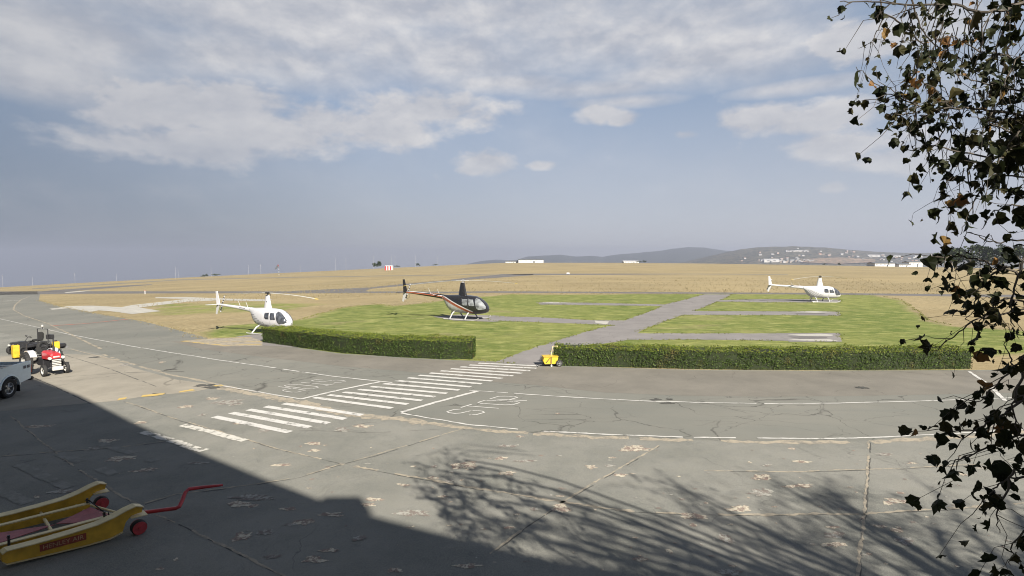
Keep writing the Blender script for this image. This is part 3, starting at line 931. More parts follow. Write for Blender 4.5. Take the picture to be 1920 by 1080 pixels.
M['core'] = mat('hedge_core', (0.02, 0.028, 0.01), 1.0, var=0.4, vscale=12, bump=0.03)


# ------------------------------------------------------------------ grass tufts along the edges of the paving
def tufts(name, lines, per_m, spread, h0, h1, mt, seed):
    rr = random.Random(seed); mb = MB()
    for L in lines:
        for i in range(len(L) - 1):
            a, b = Vector(L[i][:2]), Vector(L[i + 1][:2]); n = int((b - a).length * per_m)
            d = (b - a).normalized() if (b - a).length > 0 else Vector((1, 0)); nr = Vector((-d.y, d.x))
            for _ in range(min(n, 1500)):
                p = a.lerp(b, rr.random()) + nr * rr.gauss(0, spread); z = terr(p.x, p.y)
                if noise.noise(Vector((p.x * .5, p.y * .5, seed))) < -.15: continue
                for _k in range(4):
                    t = rr.uniform(0, 6.28); h = rr.uniform(h0, h1); w_ = rr.uniform(.012, .03); c, s_ = math.cos(t) * w_, math.sin(t) * w_
                    q = Vector((p.x + rr.uniform(-.05, .05), p.y + rr.uniform(-.05, .05), z)); le = Vector((rr.uniform(-.5, .5) * h, rr.uniform(-.5, .5) * h, h))
                    mb.add([q + Vector((-c, -s_, 0)), q + Vector((c, s_, 0)), q + le], [(0, 1, 2)])
    return tag(mb.build(name, mt), 'short tufts of grass along the edges of the paving', None, None, 'stuff')


M['tuftgreen'] = leaf_mat('grass_blade', ((0.07, 0.10, 0.016), (0.15, 0.17, 0.04), (0.30, 0.27, 0.10)), trans=0.2)
M['tuftdry'] = leaf_mat('dry_grass_blade', ((0.15, 0.125, 0.065), (0.25, 0.21, 0.115), (0.33, 0.29, 0.17)), trans=0.2)
tufts('grass', [path[0] + [path[0][0]], gp((492, 640), (640, 658), (767, 668), (847, 672), (928, 677)), LAWN[2:16]], 9, .12, .03, .10, M['tuftgreen'], 5)
tufts('dry_grass', [gp((75, 563), (110, 574), (170, 586), (235, 597), (270, 603), (330, 618), (400, 637)), gp((690, 545.8), (840, 546.4), (1280, 547.4), (1560, 549), (1830, 551.5)), gp((340, 545.8), (500, 545.6), (545, 545.4)), gp((600, 550.6), (840, 550.8), (1300, 551.5))], 7, .35, .05, .15, M['tuftdry'], 6)
tufts('dry_grass', [[Vector((x0, y0, 0)), Vector((x0 + 30, y0 + rnd, 0))] for x0 in range(-60, 90, 30) for y0, rnd in ((84, 4), (92, -3), (101, 3), (112, 0), (125, 3), (140, -3))], 5, 3.0, .12, .35, M['tuftdry'], 8)

# ------------------------------------------------------------------ hedges
def hedge(front, thick, h, label, n_per_m2, seed):
    """front = ground points along the road side; straight clipped box hedge"""
    rr = random.Random(seed)
    o = thing('hedge', label, 'hedge', (front[0].x, front[0].y, front[0].z), 0, 'clipped hedges along the road')
    O = Vector(front[0])
    pts = [Vector((p.x, p.y, p.z)) - O for p in front]
    core = MB()
    off = []
    for i, p in enumerate(pts):
        t = (pts[min(i + 1, len(pts) - 1)] - pts[max(i - 1, 0)]); t.z = 0; t.normalize()
        off.append(Vector((-t.y, t.x, 0)))
    ins = 0.07
    vs = []; fs = []
    for i, p in enumerate(pts):
        a = p + off[i] * ins; b = p + off[i] * (thick - ins)
        vs += [a, b, b + Vector((0, 0, h - ins)), a + Vector((0, 0, h - ins))]
    for i in range(len(pts) - 1):
        for k in range(4): fs.append((i * 4 + k, i * 4 + (k + 1) % 4, (i + 1) * 4 + (k + 1) % 4, (i + 1) * 4 + k))
    fs.append((0, 3, 2, 1)); L = (len(pts) - 1) * 4; fs.append((L, L + 1, L + 2, L + 3))
    core.add(vs, fs); core.build('stems', M['core'], o)
    lf = MB()
    top = MB()

    def leaf(mb, p, nrm, s):
        u = Vector((rr.uniform(-1, 1), rr.uniform(-1, 1), rr.uniform(-1, 1)))
        nn = (nrm + u * 0.9).normalized()
        a = nn.orthogonal().normalized(); b = nn.cross(a); th = rr.uniform(0, 6.28)
        a, b = a * math.cos(th) + b * math.sin(th), b * math.cos(th) - a * math.sin(th)
        mb.add([p - a * s, p + b * s * 0.45, p + a * s, p - b * s * 0.45], [(0, 1, 2, 3)])

    def surf(q):
        return 0.09 * noise.noise(q * 0.8) + 0.06 * noise.noise(q * 3.1)
    for i in range(len(pts) - 1):
        p0, p1 = pts[i], pts[i + 1]; Ls = (p1 - p0).length
        for side in ('front', 'top', 'back'):
            A = Ls * (thick if side == 'top' else h)
            n = int(A * n_per_m2 * (1.0 if side != 'back' else 0.35))
            for _ in range(n):
                t = rr.random(); p = p0.lerp(p1, t); of = off[i].lerp(off[i + 1], t)
                if side == 'front':
                    z = h * rr.random() ** 0.9; q = p + Vector((0, 0, z)); q += -of * (surf(q + O) + 0.01) + of * rr.random() * 0.06
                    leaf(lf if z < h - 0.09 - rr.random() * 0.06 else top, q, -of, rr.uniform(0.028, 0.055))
                elif side == 'back':
                    z = h * rr.random(); q = p + of * thick + Vector((0, 0, z)); leaf(lf, q, of, rr.uniform(0.03, 0.055))
                else:
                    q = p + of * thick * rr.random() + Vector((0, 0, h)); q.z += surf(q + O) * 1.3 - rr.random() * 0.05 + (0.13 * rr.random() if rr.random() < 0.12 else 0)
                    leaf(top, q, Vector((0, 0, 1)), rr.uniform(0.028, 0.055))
    for (p, of, sgn) in ((pts[0], off[0], -1), (pts[-1], off[-1], 1)):
        t = Vector((of.y, -of.x, 0)) * sgn
        for _ in range(int(thick * h * n_per_m2)):
            z = h * rr.random(); q = p + of * thick * rr.random() + Vector((0, 0, z)) + t * (rr.random() * 0.06)
            leaf(lf, q, t, rr.uniform(0.03, 0.055))
    lf.build('foliage', M['hedge'], o)
    top.build('top_foliage', M['hedgetop'], o)
    return o


hedge([G(*p) for p in [(491, 642), (560, 652), (640, 662), (720, 668.5), (767, 671), (830, 674), (885, 674)]], 1.5, 1.0, 'clipped green hedge left of the path, ending beside the zebra crossing', 420, 3)
hedge([G(*p) for p in [(1040, 686), (1160, 689), (1280, 692), (1400, 694), (1540, 694.5), (1680, 694), (1822, 692)]], 1.3, 0.93, 'long clipped green hedge right of the path behind the yellow cart', 420, 4)


# ------------------------------------------------------------------ helicopters
ST = [(2.46, .84, .90, .03), (2.43, .74, 1.03, .18), (2.36, .66, 1.16, .30), (2.2, .58, 1.38, .44), (1.95, .52, 1.60, .55), (1.6, .48, 1.82, .61), (1.25, .46, 1.95, .64), (.7, .46, 2.0, .65), (0, .49, 2.02, .64), (-.4, .52, 2.02, .6),
      (-.85, .57, 2.0, .53), (-1.2, .70, 1.98, .45), (-1.45, .90, 1.97, .36), (-1.65, 1.18, 1.97, .27), (-1.8, 1.45, 1.98, .21), (-2.0, 1.6, 2.0, .17), (-2.6, 1.68, 2.02, .15), (-4.2, 1.85, 2.10, .115), (-5.9, 2.02, 2.18, .075)]


def sect(x):
    x = max(min(x, 2.46), -5.9)
    for a, b in zip(ST, ST[1:]):
        if x >= b[0]:
            t = (x - b[0]) / (a[0] - b[0]); return [b[i] + (a[i] - b[i]) * t for i in (1, 2, 3)]
    return ST[-1][1:]


def side_y(x, z):
    zb, zt, w_ = sect(x); c = (zb + zt) / 2; h = (zt - zb) / 2
    q = min(1, abs((z - c) / h))
    return w_ * max(0.0, 1 - q ** 2.5) ** (1 / 2.5)


def skin(x, z, sgn, e=0.008):
    y = side_y(x, z) + e
    return Vector((x, sgn * y, z))


def panel(mb, outline, sgn, e=0.008, rings=9):
    """outline in (x,z) laid on the fuselage side"""
    P_ = []
    for i in range(len(outline)):
        a = outline[i]; b = outline[(i + 1) % len(outline)]
        for k in range(4): P_.append((a[0] + (b[0] - a[0]) * k / 4, a[1] + (b[1] - a[1]) * k / 4))
    cx = sum(p[0] for p in P_) / len(P_); cz = sum(p[1] for p in P_) / len(P_)
    vs = [skin(cx, cz, sgn, e)]; n = len(P_); fs = []
    for r in range(1, rings + 1):
        for p in P_: vs.append(skin(cx + (p[0] - cx) * r / rings, cz + (p[1] - cz) * r / rings, sgn, e))
    for k in range(n): fs.append((0, 1 + k, 1 + (k + 1) % n))
    for r in range(rings - 1):
        for k in range(n):
            a = 1 + r * n; b = 1 + (r + 1) * n
            fs.append((a + k, b + k, b + (k + 1) % n, a + (k + 1) % n))
    mb.add(vs, fs)


def band(mb, pts, wd, sgn, e):
    """stripe along (x,z) points, wd high"""
    q = []
    for i in range(len(pts) - 1):
        n = max(1, int(abs(pts[i + 1][0] - pts[i][0]) / 0.12))
        for k in range(n): q.append((pts[i][0] + (pts[i + 1][0] - pts[i][0]) * k / n, pts[i][1] + (pts[i + 1][1] - pts[i][1]) * k / n))
    q.append(pts[-1])
    vs = []
    for x, z in q: vs += [skin(x, z - wd / 2, sgn, e), skin(x, z + wd / 2, sgn, e)]
    mb.add(vs, [(2 * i, 2 * i + 2, 2 * i + 3, 2 * i + 1) for i in range(len(q) - 1)])


def helicopter(label, loc, rz, blade_az, dark=False, sc=1.0, dots='full'):
    H = thing('helicopter', label, 'helicopter', loc, rz, 'parked helicopters', sc)
    body, bodylow = (M['bpaint'], M['gpaint']) if dark else (M['wpaint'], M['wpaint'])
    # fuselage
    mb = MB(); X = []
    x = 2.46
    while x > -1.98: X.append(x); x -= 0.02 if x > 2.1 else 0.05
    n = 72; vs = []; fs = []
    for x in X:
        zb, zt, w_ = sect(x); c = (zb + zt) / 2; h = (zt - zb) / 2
        for k in range(n):
            t = 2 * math.pi * k / n; ct, st = math.cos(t), math.sin(t); e = 2 / 2.5
            vs.append((x, w_ * abs(ct) ** e * (1 if ct >= 0 else -1), c + h * abs(st) ** e * (1 if st >= 0 else -1)))
    mi = []
    for i in range(len(X) - 1):
        for k in range(n):
            fs.append((i * n + k, i * n + (k + 1) % n, (i + 1) * n + (k + 1) % n, (i + 1) * n + k))
            zz = (vs[i * n + k][2] + vs[i * n + (k + 1) % n][2]) / 2
            mi.append(1 if zz < 1.72 - (X[i] + 1.7) * 0.44 else 0)
    fs.append(tuple(range(n))); fs.append(tuple((len(X) - 1) * n + k for k in range(n))[::-1]); mi += [0, 0]
    mb.add(vs, fs); mb.mi = mi
    mb.build('fuselage', [body, bodylow], H, smooth=True)
    # boom
    mb = MB(); vs = []; fs = []; XB = [-1.99, -2.6, -3.4, -4.2, -5.0, -5.9]
    for x in XB:
        zb, zt, w_ = sect(x); c = (zb + zt) / 2; h = (zt - zb) / 2
        for k in range(16):
            t = 2 * math.pi * k / 16; vs.append((x, w_ * math.cos(t), c + h * math.sin(t)))
    for i in range(len(XB) - 1):
        for k in range(16): fs.append((i * 16 + k, i * 16 + (k + 1) % 16, (i + 1) * 16 + (k + 1) % 16, (i + 1) * 16 + k))
    fs.append(tuple(range(80, 96)))
    mb.add(vs, fs); mb.build('tail_boom', body, H, smooth=True)
    # mast fairing, tapered
    mb = MB(); prof = [(-.42, .42, .17, 1.97), (-.36, .33, .15, 2.3), (-.27, .24, .12, 2.75), (-.20, .17, .10, 3.05)]
    vs = []; fs = []
    for (a, b, w_, z) in prof:
        for k in range(16):
            t = 2 * math.pi * k / 16; vs.append(((a + b) / 2 + (b - a) / 2 * math.cos(t), w_ * math.sin(t), z))
    for i in range(3):
        for k in range(16): fs.append((i * 16 + k, i * 16 + (k + 1) % 16, (i + 1) * 16 + (k + 1) % 16, (i + 1) * 16 + k))
    fs.append(tuple(range(48, 64))); mb.add(vs, fs); mb.build('mast_fairing', body, H, smooth=True)
    # rotor head and blades
    mb = MB(); mb.disc((0, 0, 3.12), (0, 0, 1), .05, .2, 10); mb.cbox((0, 0, 3.22), (.5, .16, .1), .03); mb.disc((0, 0, 3.28), (0, 0, 1), .09, .06, 12); mb.tube([(.18, .1, 3.0), (.2, .12, 3.2)], .015, 6)
    mb.disc((0, 0, 3.05), (0, 0, 1), .16, .03, 14)
    hub = mb.build('rotor_head', M['blackm'] if not dark else M['grey'], H, smooth=True); hub.rotation_euler = (0, 0, blade_az)
    for s_ in (0, math.pi):
        mb = MB(); vs = []; fs = []; rs = [.2, .55, .6, 1.5, 2.5, 3.5, 4.3, 4.75, 5.03]
        for i, r in enumerate(rs):
            c = .06 if r < .58 else .125; z = 3.22 - .0135 * r * r - 0.004 * r
            th = .03 if r < .58 else .014
            vs += [(r, -c, z), (r, 0, z + th), (r, c, z + th * .3), (r, 0, z - th)]
        for i in range(len(rs) - 1):
            for k in range(4): fs.append((i * 4 + k, i * 4 + (k + 1) % 4, i * 4 + 4 + (k + 1) % 4, i * 4 + 4 + k))
        fs += [(0, 1, 2, 3), (32, 35, 34, 33)]
        mb.add(vs, fs); mb.mi = [0 if (i // 4) < 5 else 1 if (i // 4) < 7 else 2 for i in range(32)] + [0, 2]
        b = mb.build('rotor_blade', [M['blade'], M['blade'], M['byellow']], H)
        b.rotation_euler = (0, 0, blade_az + s_)
    # fins
    mb = MB(); mb.prism([(-5.72, -.022, 2.08), (-6.02, -.022, 3.22), (-6.22, -.022, 3.22), (-6.16, -.022, 2.1), (-5.95, -.022, 2.02)], (0, .044, 0)); mb.build('upper_fin', body, H)
    mb = MB(); mb.prism([(-5.8, -.02, 2.03), (-6.14, -.02, 2.08), (-6.3, -.02, 1.28), (-6.14, -.02, 1.22)], (0, .04, 0)); mb.build('lower_fin', M['gpaint'], H)
    mb = MB(); mb.prism([(-5.82, -.05, 2.08), (-6.14, -.05, 2.08), (-6.2, -1.0, 2.1), (-5.95, -1.0, 2.1)], (0, 0, .035)); mb.build('stabilizer', body, H)
    # tail rotor on the far side
    mb = MB(); mb.tube([(-5.95, .0, 2.1), (-5.95, .38, 2.1)], .045, 8); mb.cbox((-5.92, .1, 2.1), (.24, .2, .16), .03); mb.build('tail_gearbox', M['blackm'], H, smooth=True)
    for s_ in (1, -1):
        mb = MB(); al = R(68)
        for k in range(6):
            a = .06 + k * .115; b_ = a + .115; mb.cur = k % 2
            d = Vector((math.cos(al), 0, math.sin(al))) * s_; p = Vector((math.sin(al), 0, -math.cos(al))) * .055
            c = Vector((-5.95, .38, 2.1)); y = Vector((0, .012, 0))
            q = [c + d * a - p, c + d * b_ - p, c + d * b_ + p, c + d * a + p]
            mb.prism([v - y for v in q], y * 2)
        mb.build('tail_rotor_blade', [M['bladeb'], M['wpaint']], H)
    mb = MB(); mb.tube([(-5.6, .09, 2.02), (-5.75, .3, 1.6), (-6.15, .42, 1.42), (-6.4, .42, 1.75)], .014, 6); mb.build('tail_rotor_guard', M['gpaint'], H)
    # windows
    for sg in (-1, 1):
        for nm, ol in (('windshield', [(1.44, 1.84), (1.70, 1.74), (1.95, 1.57), (2.17, 1.37), (2.33, 1.15), (2.37, .98), (2.2, .88), (1.80, .86), (1.66, .98), (1.55, 1.30)]),
                       ('front_window', [(.90, 1.72), (1.30, 1.70), (1.48, 1.22), (1.40, 1.17), (.98, 1.17), (.93, 1.3)]),
                       ('rear_window', [(.30, 1.70), (.78, 1.72), (.80, 1.2), (.42, 1.2), (.31, 1.3)])):
            mb = MB(); panel(mb, ol, sg, .022); mb.build(nm, M['glassreflect'] if dark else M['glass'], H, smooth='all')
        mb = MB()
        for x0, x1 in ((.86, 1.52), (.24, .84)):
            for (a, b) in (((x0, .62), (x0, 1.78)), ((x1, .62), (x1, 1.75)), ((x0, .62), (x1, .62))):
                m_ = [(a[0] + (b[0] - a[0]) * k / 8, a[1] + (b[1] - a[1]) * k / 8) for k in range(9)]
                mb.tube([skin(p[0], p[1], sg, .002) for p in m_], .006, 4)
        mb.build('door_seam', M['grey'] if not dark else M['blackm'], H)
        if not dark:
            mb = MB()
            for i in range(13):
                for j in range(7):
                    x = -1.62 + i * .165 + (j % 2) * .082; z = .66 + j * .135
                    if x > .45 - j * .20 or (dots == 'part' and i > 10): continue
                    zb, zt, _ = sect(x)
                    if z < zb + .1 or z > 1.52: continue
                    if z > 1.74 - (x + 1.7) * 0.46: continue
                    r = .052
                    c4 = [(x - r, z), (x, z + r), (x + r, z), (x, z - r)]
                    mb.add([skin(p[0], p[1], sg, .016) for p in c4], [(0, 1, 2, 3)])
            mb.build('dot_pattern', M['pattern'], H)
            mb = MB(); band(mb, [(-3.2, 1.94), (-2.5, 1.90)], .05, sg, .006); mb.build('registration_mark', M['pattern'], H)
            mb = MB(); mb.prism([(-.08, sg * .135, 2.58), (.06, sg * .135, 2.58), (-.01, sg * .135, 2.46)], (0, sg * .006, 0)); mb.build('emblem', M['pattern'], H)
        else:
            main = [(-5.8, 2.09), (-3.9, 1.99), (-1.9, 1.80), (-1.4, 1.66), (1.3, .58)]
            mb = MB(); band(mb, [(x, z + .055) for x, z in main], .13, sg, .006); mb.build('white_stripe', M['wpaint'], H)
            mb = MB(); band(mb, [(x, z - .0) for x, z in main], .075, sg, .010); band(mb, [(x, z - .115) for x, z in main[2:]], .09, sg, .010); mb.build('orange_stripe', M['opaint'], H)
            mb = MB()
            for k in range(5):
                x = -3.25 + k * .24; z = 1.86 + .045 * (-x - 2.2)
                for (a, b) in (((x, z), (x, z + .16)), ((x, z + .16), (x + .13, z + .16)), ((x, z + .08), (x + .13, z + .08)), ((x + .13, z), (x + .13, z + .08)) if k % 2 else ((x, z), (x + .13, z))):
                    mb.tube([skin(a[0], a[1], sg, .012), skin(b[0], b[1], sg, .012)], .016, 4)
            mb.build('registration_mark', M['opaint'], H)
    # antennas
    for x in (-2.35, -3.25):
        z = sect(x)[1]; mb = MB(); mb.tube([(x, 0, z - .01), (x - .22, 0, z + .42)], [.02, .01], 5); mb.build('antenna', M['gpaint'] if dark else M['wpaint'], H)
    # skids
    for sg in (-1, 1):
        mb = MB(); mb.tube([(-1.25, sg * 1.05, .07), (-1.15, sg * 1.05, .04), (1.65, sg * 1.05, .04), (1.95, sg * 1.05, .12), (2.08, sg * 1.05, .24)], .036, 8)
        mb.build('skid', M['gpaint'], H, smooth=True)
        for x in (.8, -.65):
            mb = MB(); mb.tube([(x, sg * .3, .62), (x, sg * .62, .48), (x, sg * 1.05, .06)], [.06, .055, .05], 8); mb.build('skid_leg', M['wpaint'] if not dark else M['gpaint'], H, smooth=True)
    mb = MB(); mb.tube([(2.42, 0, .9), (2.62, 0, .88)], .012, 5); mb.tube([(2.6, 0, .88), (2.6, .0, 1.0)], .01, 5); mb.build('pitot_tube', M['blackm'], H)
    mb = MB(); mb.tube([(-1.05, 0, .62), (-1.15, 0, .42)], .05, 8); mb.build('exhaust', M['grey'], H)
    return H


p = G(497, 626); helicopter('white helicopter with grey dotted tail cowling parked behind the left hedge', (p.x, p.y + .6, p.z + .0), R(-25), R(4), sc=0.94)
p = G(868, 598); helicopter('black helicopter with orange and white stripes parked alone on the central pad', (p.x, p.y, p.z + .02), R(-26), R(50), dark=True, sc=1.03)
p = G(1536, 566.0); helicopter('far white helicopter standing on the right pad beside the taxiway', (p.x, p.y, p.z + .02), R(-7), R(30), dots='part', sc=0.95)


# ------------------------------------------------------------------ wheels
def wheel(parent, c, axis, r, wd, tyre, rim, nspoke=0, lug=0):
    c = Vector(c); a = Vector(axis).normalized()
    t = MB(); h = wd / 2
    t.ring(c, a, [(r * .6, -h * .85), (r * .85, -h), (r * .97, -h * .8), (r, -h * .45), (r, h * .45), (r * .97, h * .8), (r * .85, h), (r * .6, h * .85)], 32)
    if lug:
        u = a.orthogonal().normalized(); v = a.cross(u)
        for k in range(lug):
            th = 2 * math.pi * k / lug
            for s_ in (-1, 1):
                th2 = th + (0.5 * 2 * math.pi / lug if s_ > 0 else 0)
                e = u * math.cos(th2) + v * math.sin(th2); f = -u * math.sin(th2) + v * math.cos(th2)
                p0 = c + a * s_ * h * .1 + e * r; p1 = c + a * s_ * h * .95 + e * r * .98 + f * r * .12
                t.tube([p0, p1], r * .045, 4)
    w_ = MB().build('wheel', M['blackm'], parent) if False else None
    o = t.build('wheel', tyre, parent, smooth=True)
    m = MB()
    m.ring(c, a, [(r * .62, -h * .8), (r * .62, h * .8), (r * .54, h * .7), (r * .54, h * .1), (r * .54, -h * .7)], 28)
    for s_ in (-1, 1):
        m.disc(c + a * s_ * h * .35, a, r * .16, h * .5, 12)
        if nspoke:
            u = a.orthogonal().normalized(); v = a.cross(u)
            for k in range(nspoke):
                th = 2 * math.pi * k / nspoke; e = u * math.cos(th) + v * math.sin(th)
                m.tube([c + a * s_ * h * .45 + e * r * .12, c + a * s_ * h * .35 + e * r * .57], r * .07, 5)
        else:
            m.disc(c + a * s_ * h * .2, a, r * .56, h * .1, 24)
    rm = m.build('rim', rim, o, smooth=True)
    return o


# ------------------------------------------------------------------ red tractor
def tractor():
    p = G(104, 703)
    T = thing('tractor', 'red farm tractor with white grille and mudguards on the pale slab', 'tractor', (p.x, p.y, p.z), R(-31), sc=0.87)
    # origin under the front axle, x forward
    wheel(T, (0, .52, .34), (0, 1, 0), .34, .17, M['black'], M['rim'])
    wheel(T, (0, -.52, .34), (0, 1, 0), .34, .17, M['black'], M['rim'])
    for s_ in (.72, -.72): wheel(T, (-1.85, s_, .62), (0, 1, 0), .62, .34, M['black'], M['rim'], lug=18)
    mb = MB(); mb.tube([(0, -.6, .36), (0, -.2, .45), (0, .2, .45), (0, .6, .36)], .05, 8); mb.build('front_axle', M['blackm'], T)
    mb = MB(); mb.cbox((-.55, 0, .62), (1.2, .42, .42), .04); mb.cbox((-1.4, 0, .66), (1.0, .5, .46), .05); mb.tube([(-1.85, -.7, .62), (-1.85, .7, .62)], .1, 10); mb.tube([(-.5, .22, .7), (-.9, .3, .75)], .05, 6); mb.build('engine_block', M['blackm'], T, smooth=True)
    mb = MB(); sec = [(.22, .22, .98, 1.2), (.15, .25, .95, 1.28), (-.3, .27, .92, 1.33), (-.95, .28, .9, 1.36), (-1.0, .26, .9, 1.33)]
    vs = []; fs = []
    for (x, w_, z0, z1) in sec: vs += [(x, -w_, z0), (x, -w_, z1 - .08), (x, -w_ + .09, z1), (x, w_ - .09, z1), (x, w_, z1 - .08), (x, w_, z0)]
    for i in range(4):
        for k in range(6): fs.append((i * 6 + k, i * 6 + (k + 1) % 6, i * 6 + 6 + (k + 1) % 6, i * 6 + 6 + k))
    fs += [tuple(range(6))[::-1], tuple(range(24, 30))]
    mb.add(vs, fs); hood = mb.build('bonnet', M['red'], T)
    mb = MB(); mb.cbox((.235, 0, 1.08), (.03, .3, .08), .01); mb.build('bonnet_badge', M['rim'], hood)
    mb = MB()
    for k in range(5): mb.cbox((.25, 0, .52 + k * .095), (.06, .42, .055), .01)
    mb.build('grille', M['rim'], T)
    mb = MB(); mb.box((.17, 0, .72), (.12, .38, .5)); mb.build('radiator', M['blackm'], T)
    mb = MB(); mb.cbox((.36, 0, .42), (.12, .5, .2), .02); mb.build('front_weight', M['rim'], T)
    for s_ in (-1, 1):
        mb = MB(); mb.disc((.22, s_ * .3, 1.02), (1, 0, 0), .08, .1, 14); mb.build('headlight', M['rim'], T)
        mb = MB(); pr = []
        for k in range(9):
            t = R(35 + k * 14); pr.append((-1.85 + .70 * math.cos(t), .66 + .68 * math.sin(t)))
        vs = []
        for (x, z) in pr: vs += [(x, s_ * .40, z), (x, s_ * .70, z), (x, s_ * .70, z - .05), (x, s_ * .40, z - .05)]
        fs = []
        for i in range(8):
            for k in range(4): fs.append((i * 4 + k, i * 4 + (k + 1) % 4, i * 4 + 4 + (k + 1) % 4, i * 4 + 4 + k))
        fs += [(0, 1, 2, 3), (32, 35, 34, 33)]
        mb.add(vs, fs)
        mb.build('mudguard', M['wpaint'], T)
    mb = MB(); mb.tube([(-.45, .12, 1.3), (-.45, .12, 2.05)], .035, 8); mb.tube([(-.45, .12, 1.32), (-.45, .12, 1.6)], .06, 10); mb.build('exhaust_pipe', M['blackm'], T)
    mb = MB(); mb.tube([(-1.0, 0, 1.3), (-1.25, 0, 1.5)], .02, 6); mb.ring((-1.25, 0, 1.5), (-.6, 0, .8), [(.21, -.014), (.21, .014), (.185, .014), (.185, -.014)], 24); mb.tube([(-1.25, -.19, 1.5), (-1.25, .19, 1.5)], .012, 5); mb.build('steering_wheel', M['blackm'], T)
    mb = MB(); mb.cbox((-1.75, 0, 1.12), (.4, .44, .1), .04); mb.cbox((-1.95, 0, 1.3), (.08, .44, .3), .03); mb.tube([(-1.75, 0, .85), (-1.75, 0, 1.1)], .05, 6); mb.build('seat', M['black'], T)
    mb = MB(); mb.tube([(-2.25, -.55, .8), (-2.25, -.55, 1.72), (-2.25, .55, 1.72), (-2.25, .55, .8)], .035, 6); mb.build('roll_bar', M['blackm'], T)
    for s_ in (-1, 1):
        mb = MB(); mb.cbox((-2.62, s_ * .95, 1.28 if s_ < 0 else 1.36), (.34, .3, .75 if s_ < 0 else .5), .03); b = mb.build('spray_tank', M['yellow'], T)
        mb = MB(); mb.disc((-2.62, s_ * .95, 1.68 if s_ < 0 else 1.64), (0, 0, 1), .07, .07, 12); mb.build('cap', M['black'], b)
    mb = MB(); mb.box((-2.62, 0, .86), (.12, 2.2, .08)); mb.box((-2.62, -.6, .6), (.08, .08, .45)); mb.box((-2.62, .6, .6), (.08, .08, .45)); mb.box((-2.4, 0, .6), (.5, .1, .08)); mb.build('linkage_frame', M['blackm'], T)


tractor()


# ------------------------------------------------------------------ black mower behind it
def mower():
    p = G(52, 661)
    T = thing('ride_on_mower', 'black ride-on mower with steering wheel and white lamp behind the red tractor', 'mower', (p.x, p.y, p.z), R(-100), sc=0.88)
    for x, s_, r in ((.75, .5, .3), (.75, -.5, .3), (-.65, .55, .4), (-.65, -.55, .4)): wheel(T, (x, s_, r), (0, 1, 0), r, .25, M['black'], M['blackm'])
    mb = MB(); mb.cbox((.6, 0, .7), (.95, .62, .42), .08); mb.cbox((-.2, 0, .5), (1.5, .7, .2), .04); mb.build('body', M['blackm'], T)
    mb = MB(); mb.cbox((-.75, 0, .85), (.5, .56, .14), .05); mb.cbox((-1.0, 0, 1.15), (.12, .54, .55), .05); mb.build('seat', M['black'], T)
    mb = MB(); mb.tube([(.15, 0, .9), (-.1, 0, 1.2)], .025, 6); mb.ring((-.1, 0, 1.2), (-.6, 0, .8), [(.2, -.015), (.2, .015), (.17, .015), (.17, -.015)], 20); mb.build('steering_wheel', M['blackm'], T)
    mb = MB(); mb.tube([(-1.15, -.48, .5), (-1.15, -.48, 1.65), (-1.15, .48, 1.65), (-1.15, .48, .5)], .035, 6); mb.build('roll_bar', M['blackm'], T)
    mb = MB(); mb.tube([(-1.15, 0, 1.65), (-1.15, 0, 1.85)], .02, 6); mb.build('lamp_stalk', M['blackm'], T)
    mb = MB(); mb.disc((-1.15, 0, 1.9), (0, 0, 1), .07, .13, 12); mb.build('beacon', M['rim'], T)
    for k in range(3):
        mb = MB(); mb.cbox((-1.7 + (k % 2) * .25, -.85 + k * .85, .32), (.55, .75, .26), .06); mb.tube([(-1.4, -.85 + k * .85, .45), (-.9, -.3 + k * .3, .55)], .03, 6); d = mb.build('cutting_unit', M['blackm'], T)
        mb = MB(); mb.tube([(-2.0 + (k % 2) * .25, -1.2 + k * .85, .12), (-2.0 + (k % 2) * .25, -.5 + k * .85, .12)], .1, 12); mb.build('roller', M['grey'], d)
    mb = MB(); mb.cbox((-1.45, .3, 1.0), (.3, .5, .36), .04); mb.build('engine_cover', M['blackm'], T)
    for y_ in (.2, -.2):
        mb = MB(); mb.cbox((1.1, y_, .72), (.1, .16, .12), .02); mb.build('front_lamp', M['rim'], T)


mower()


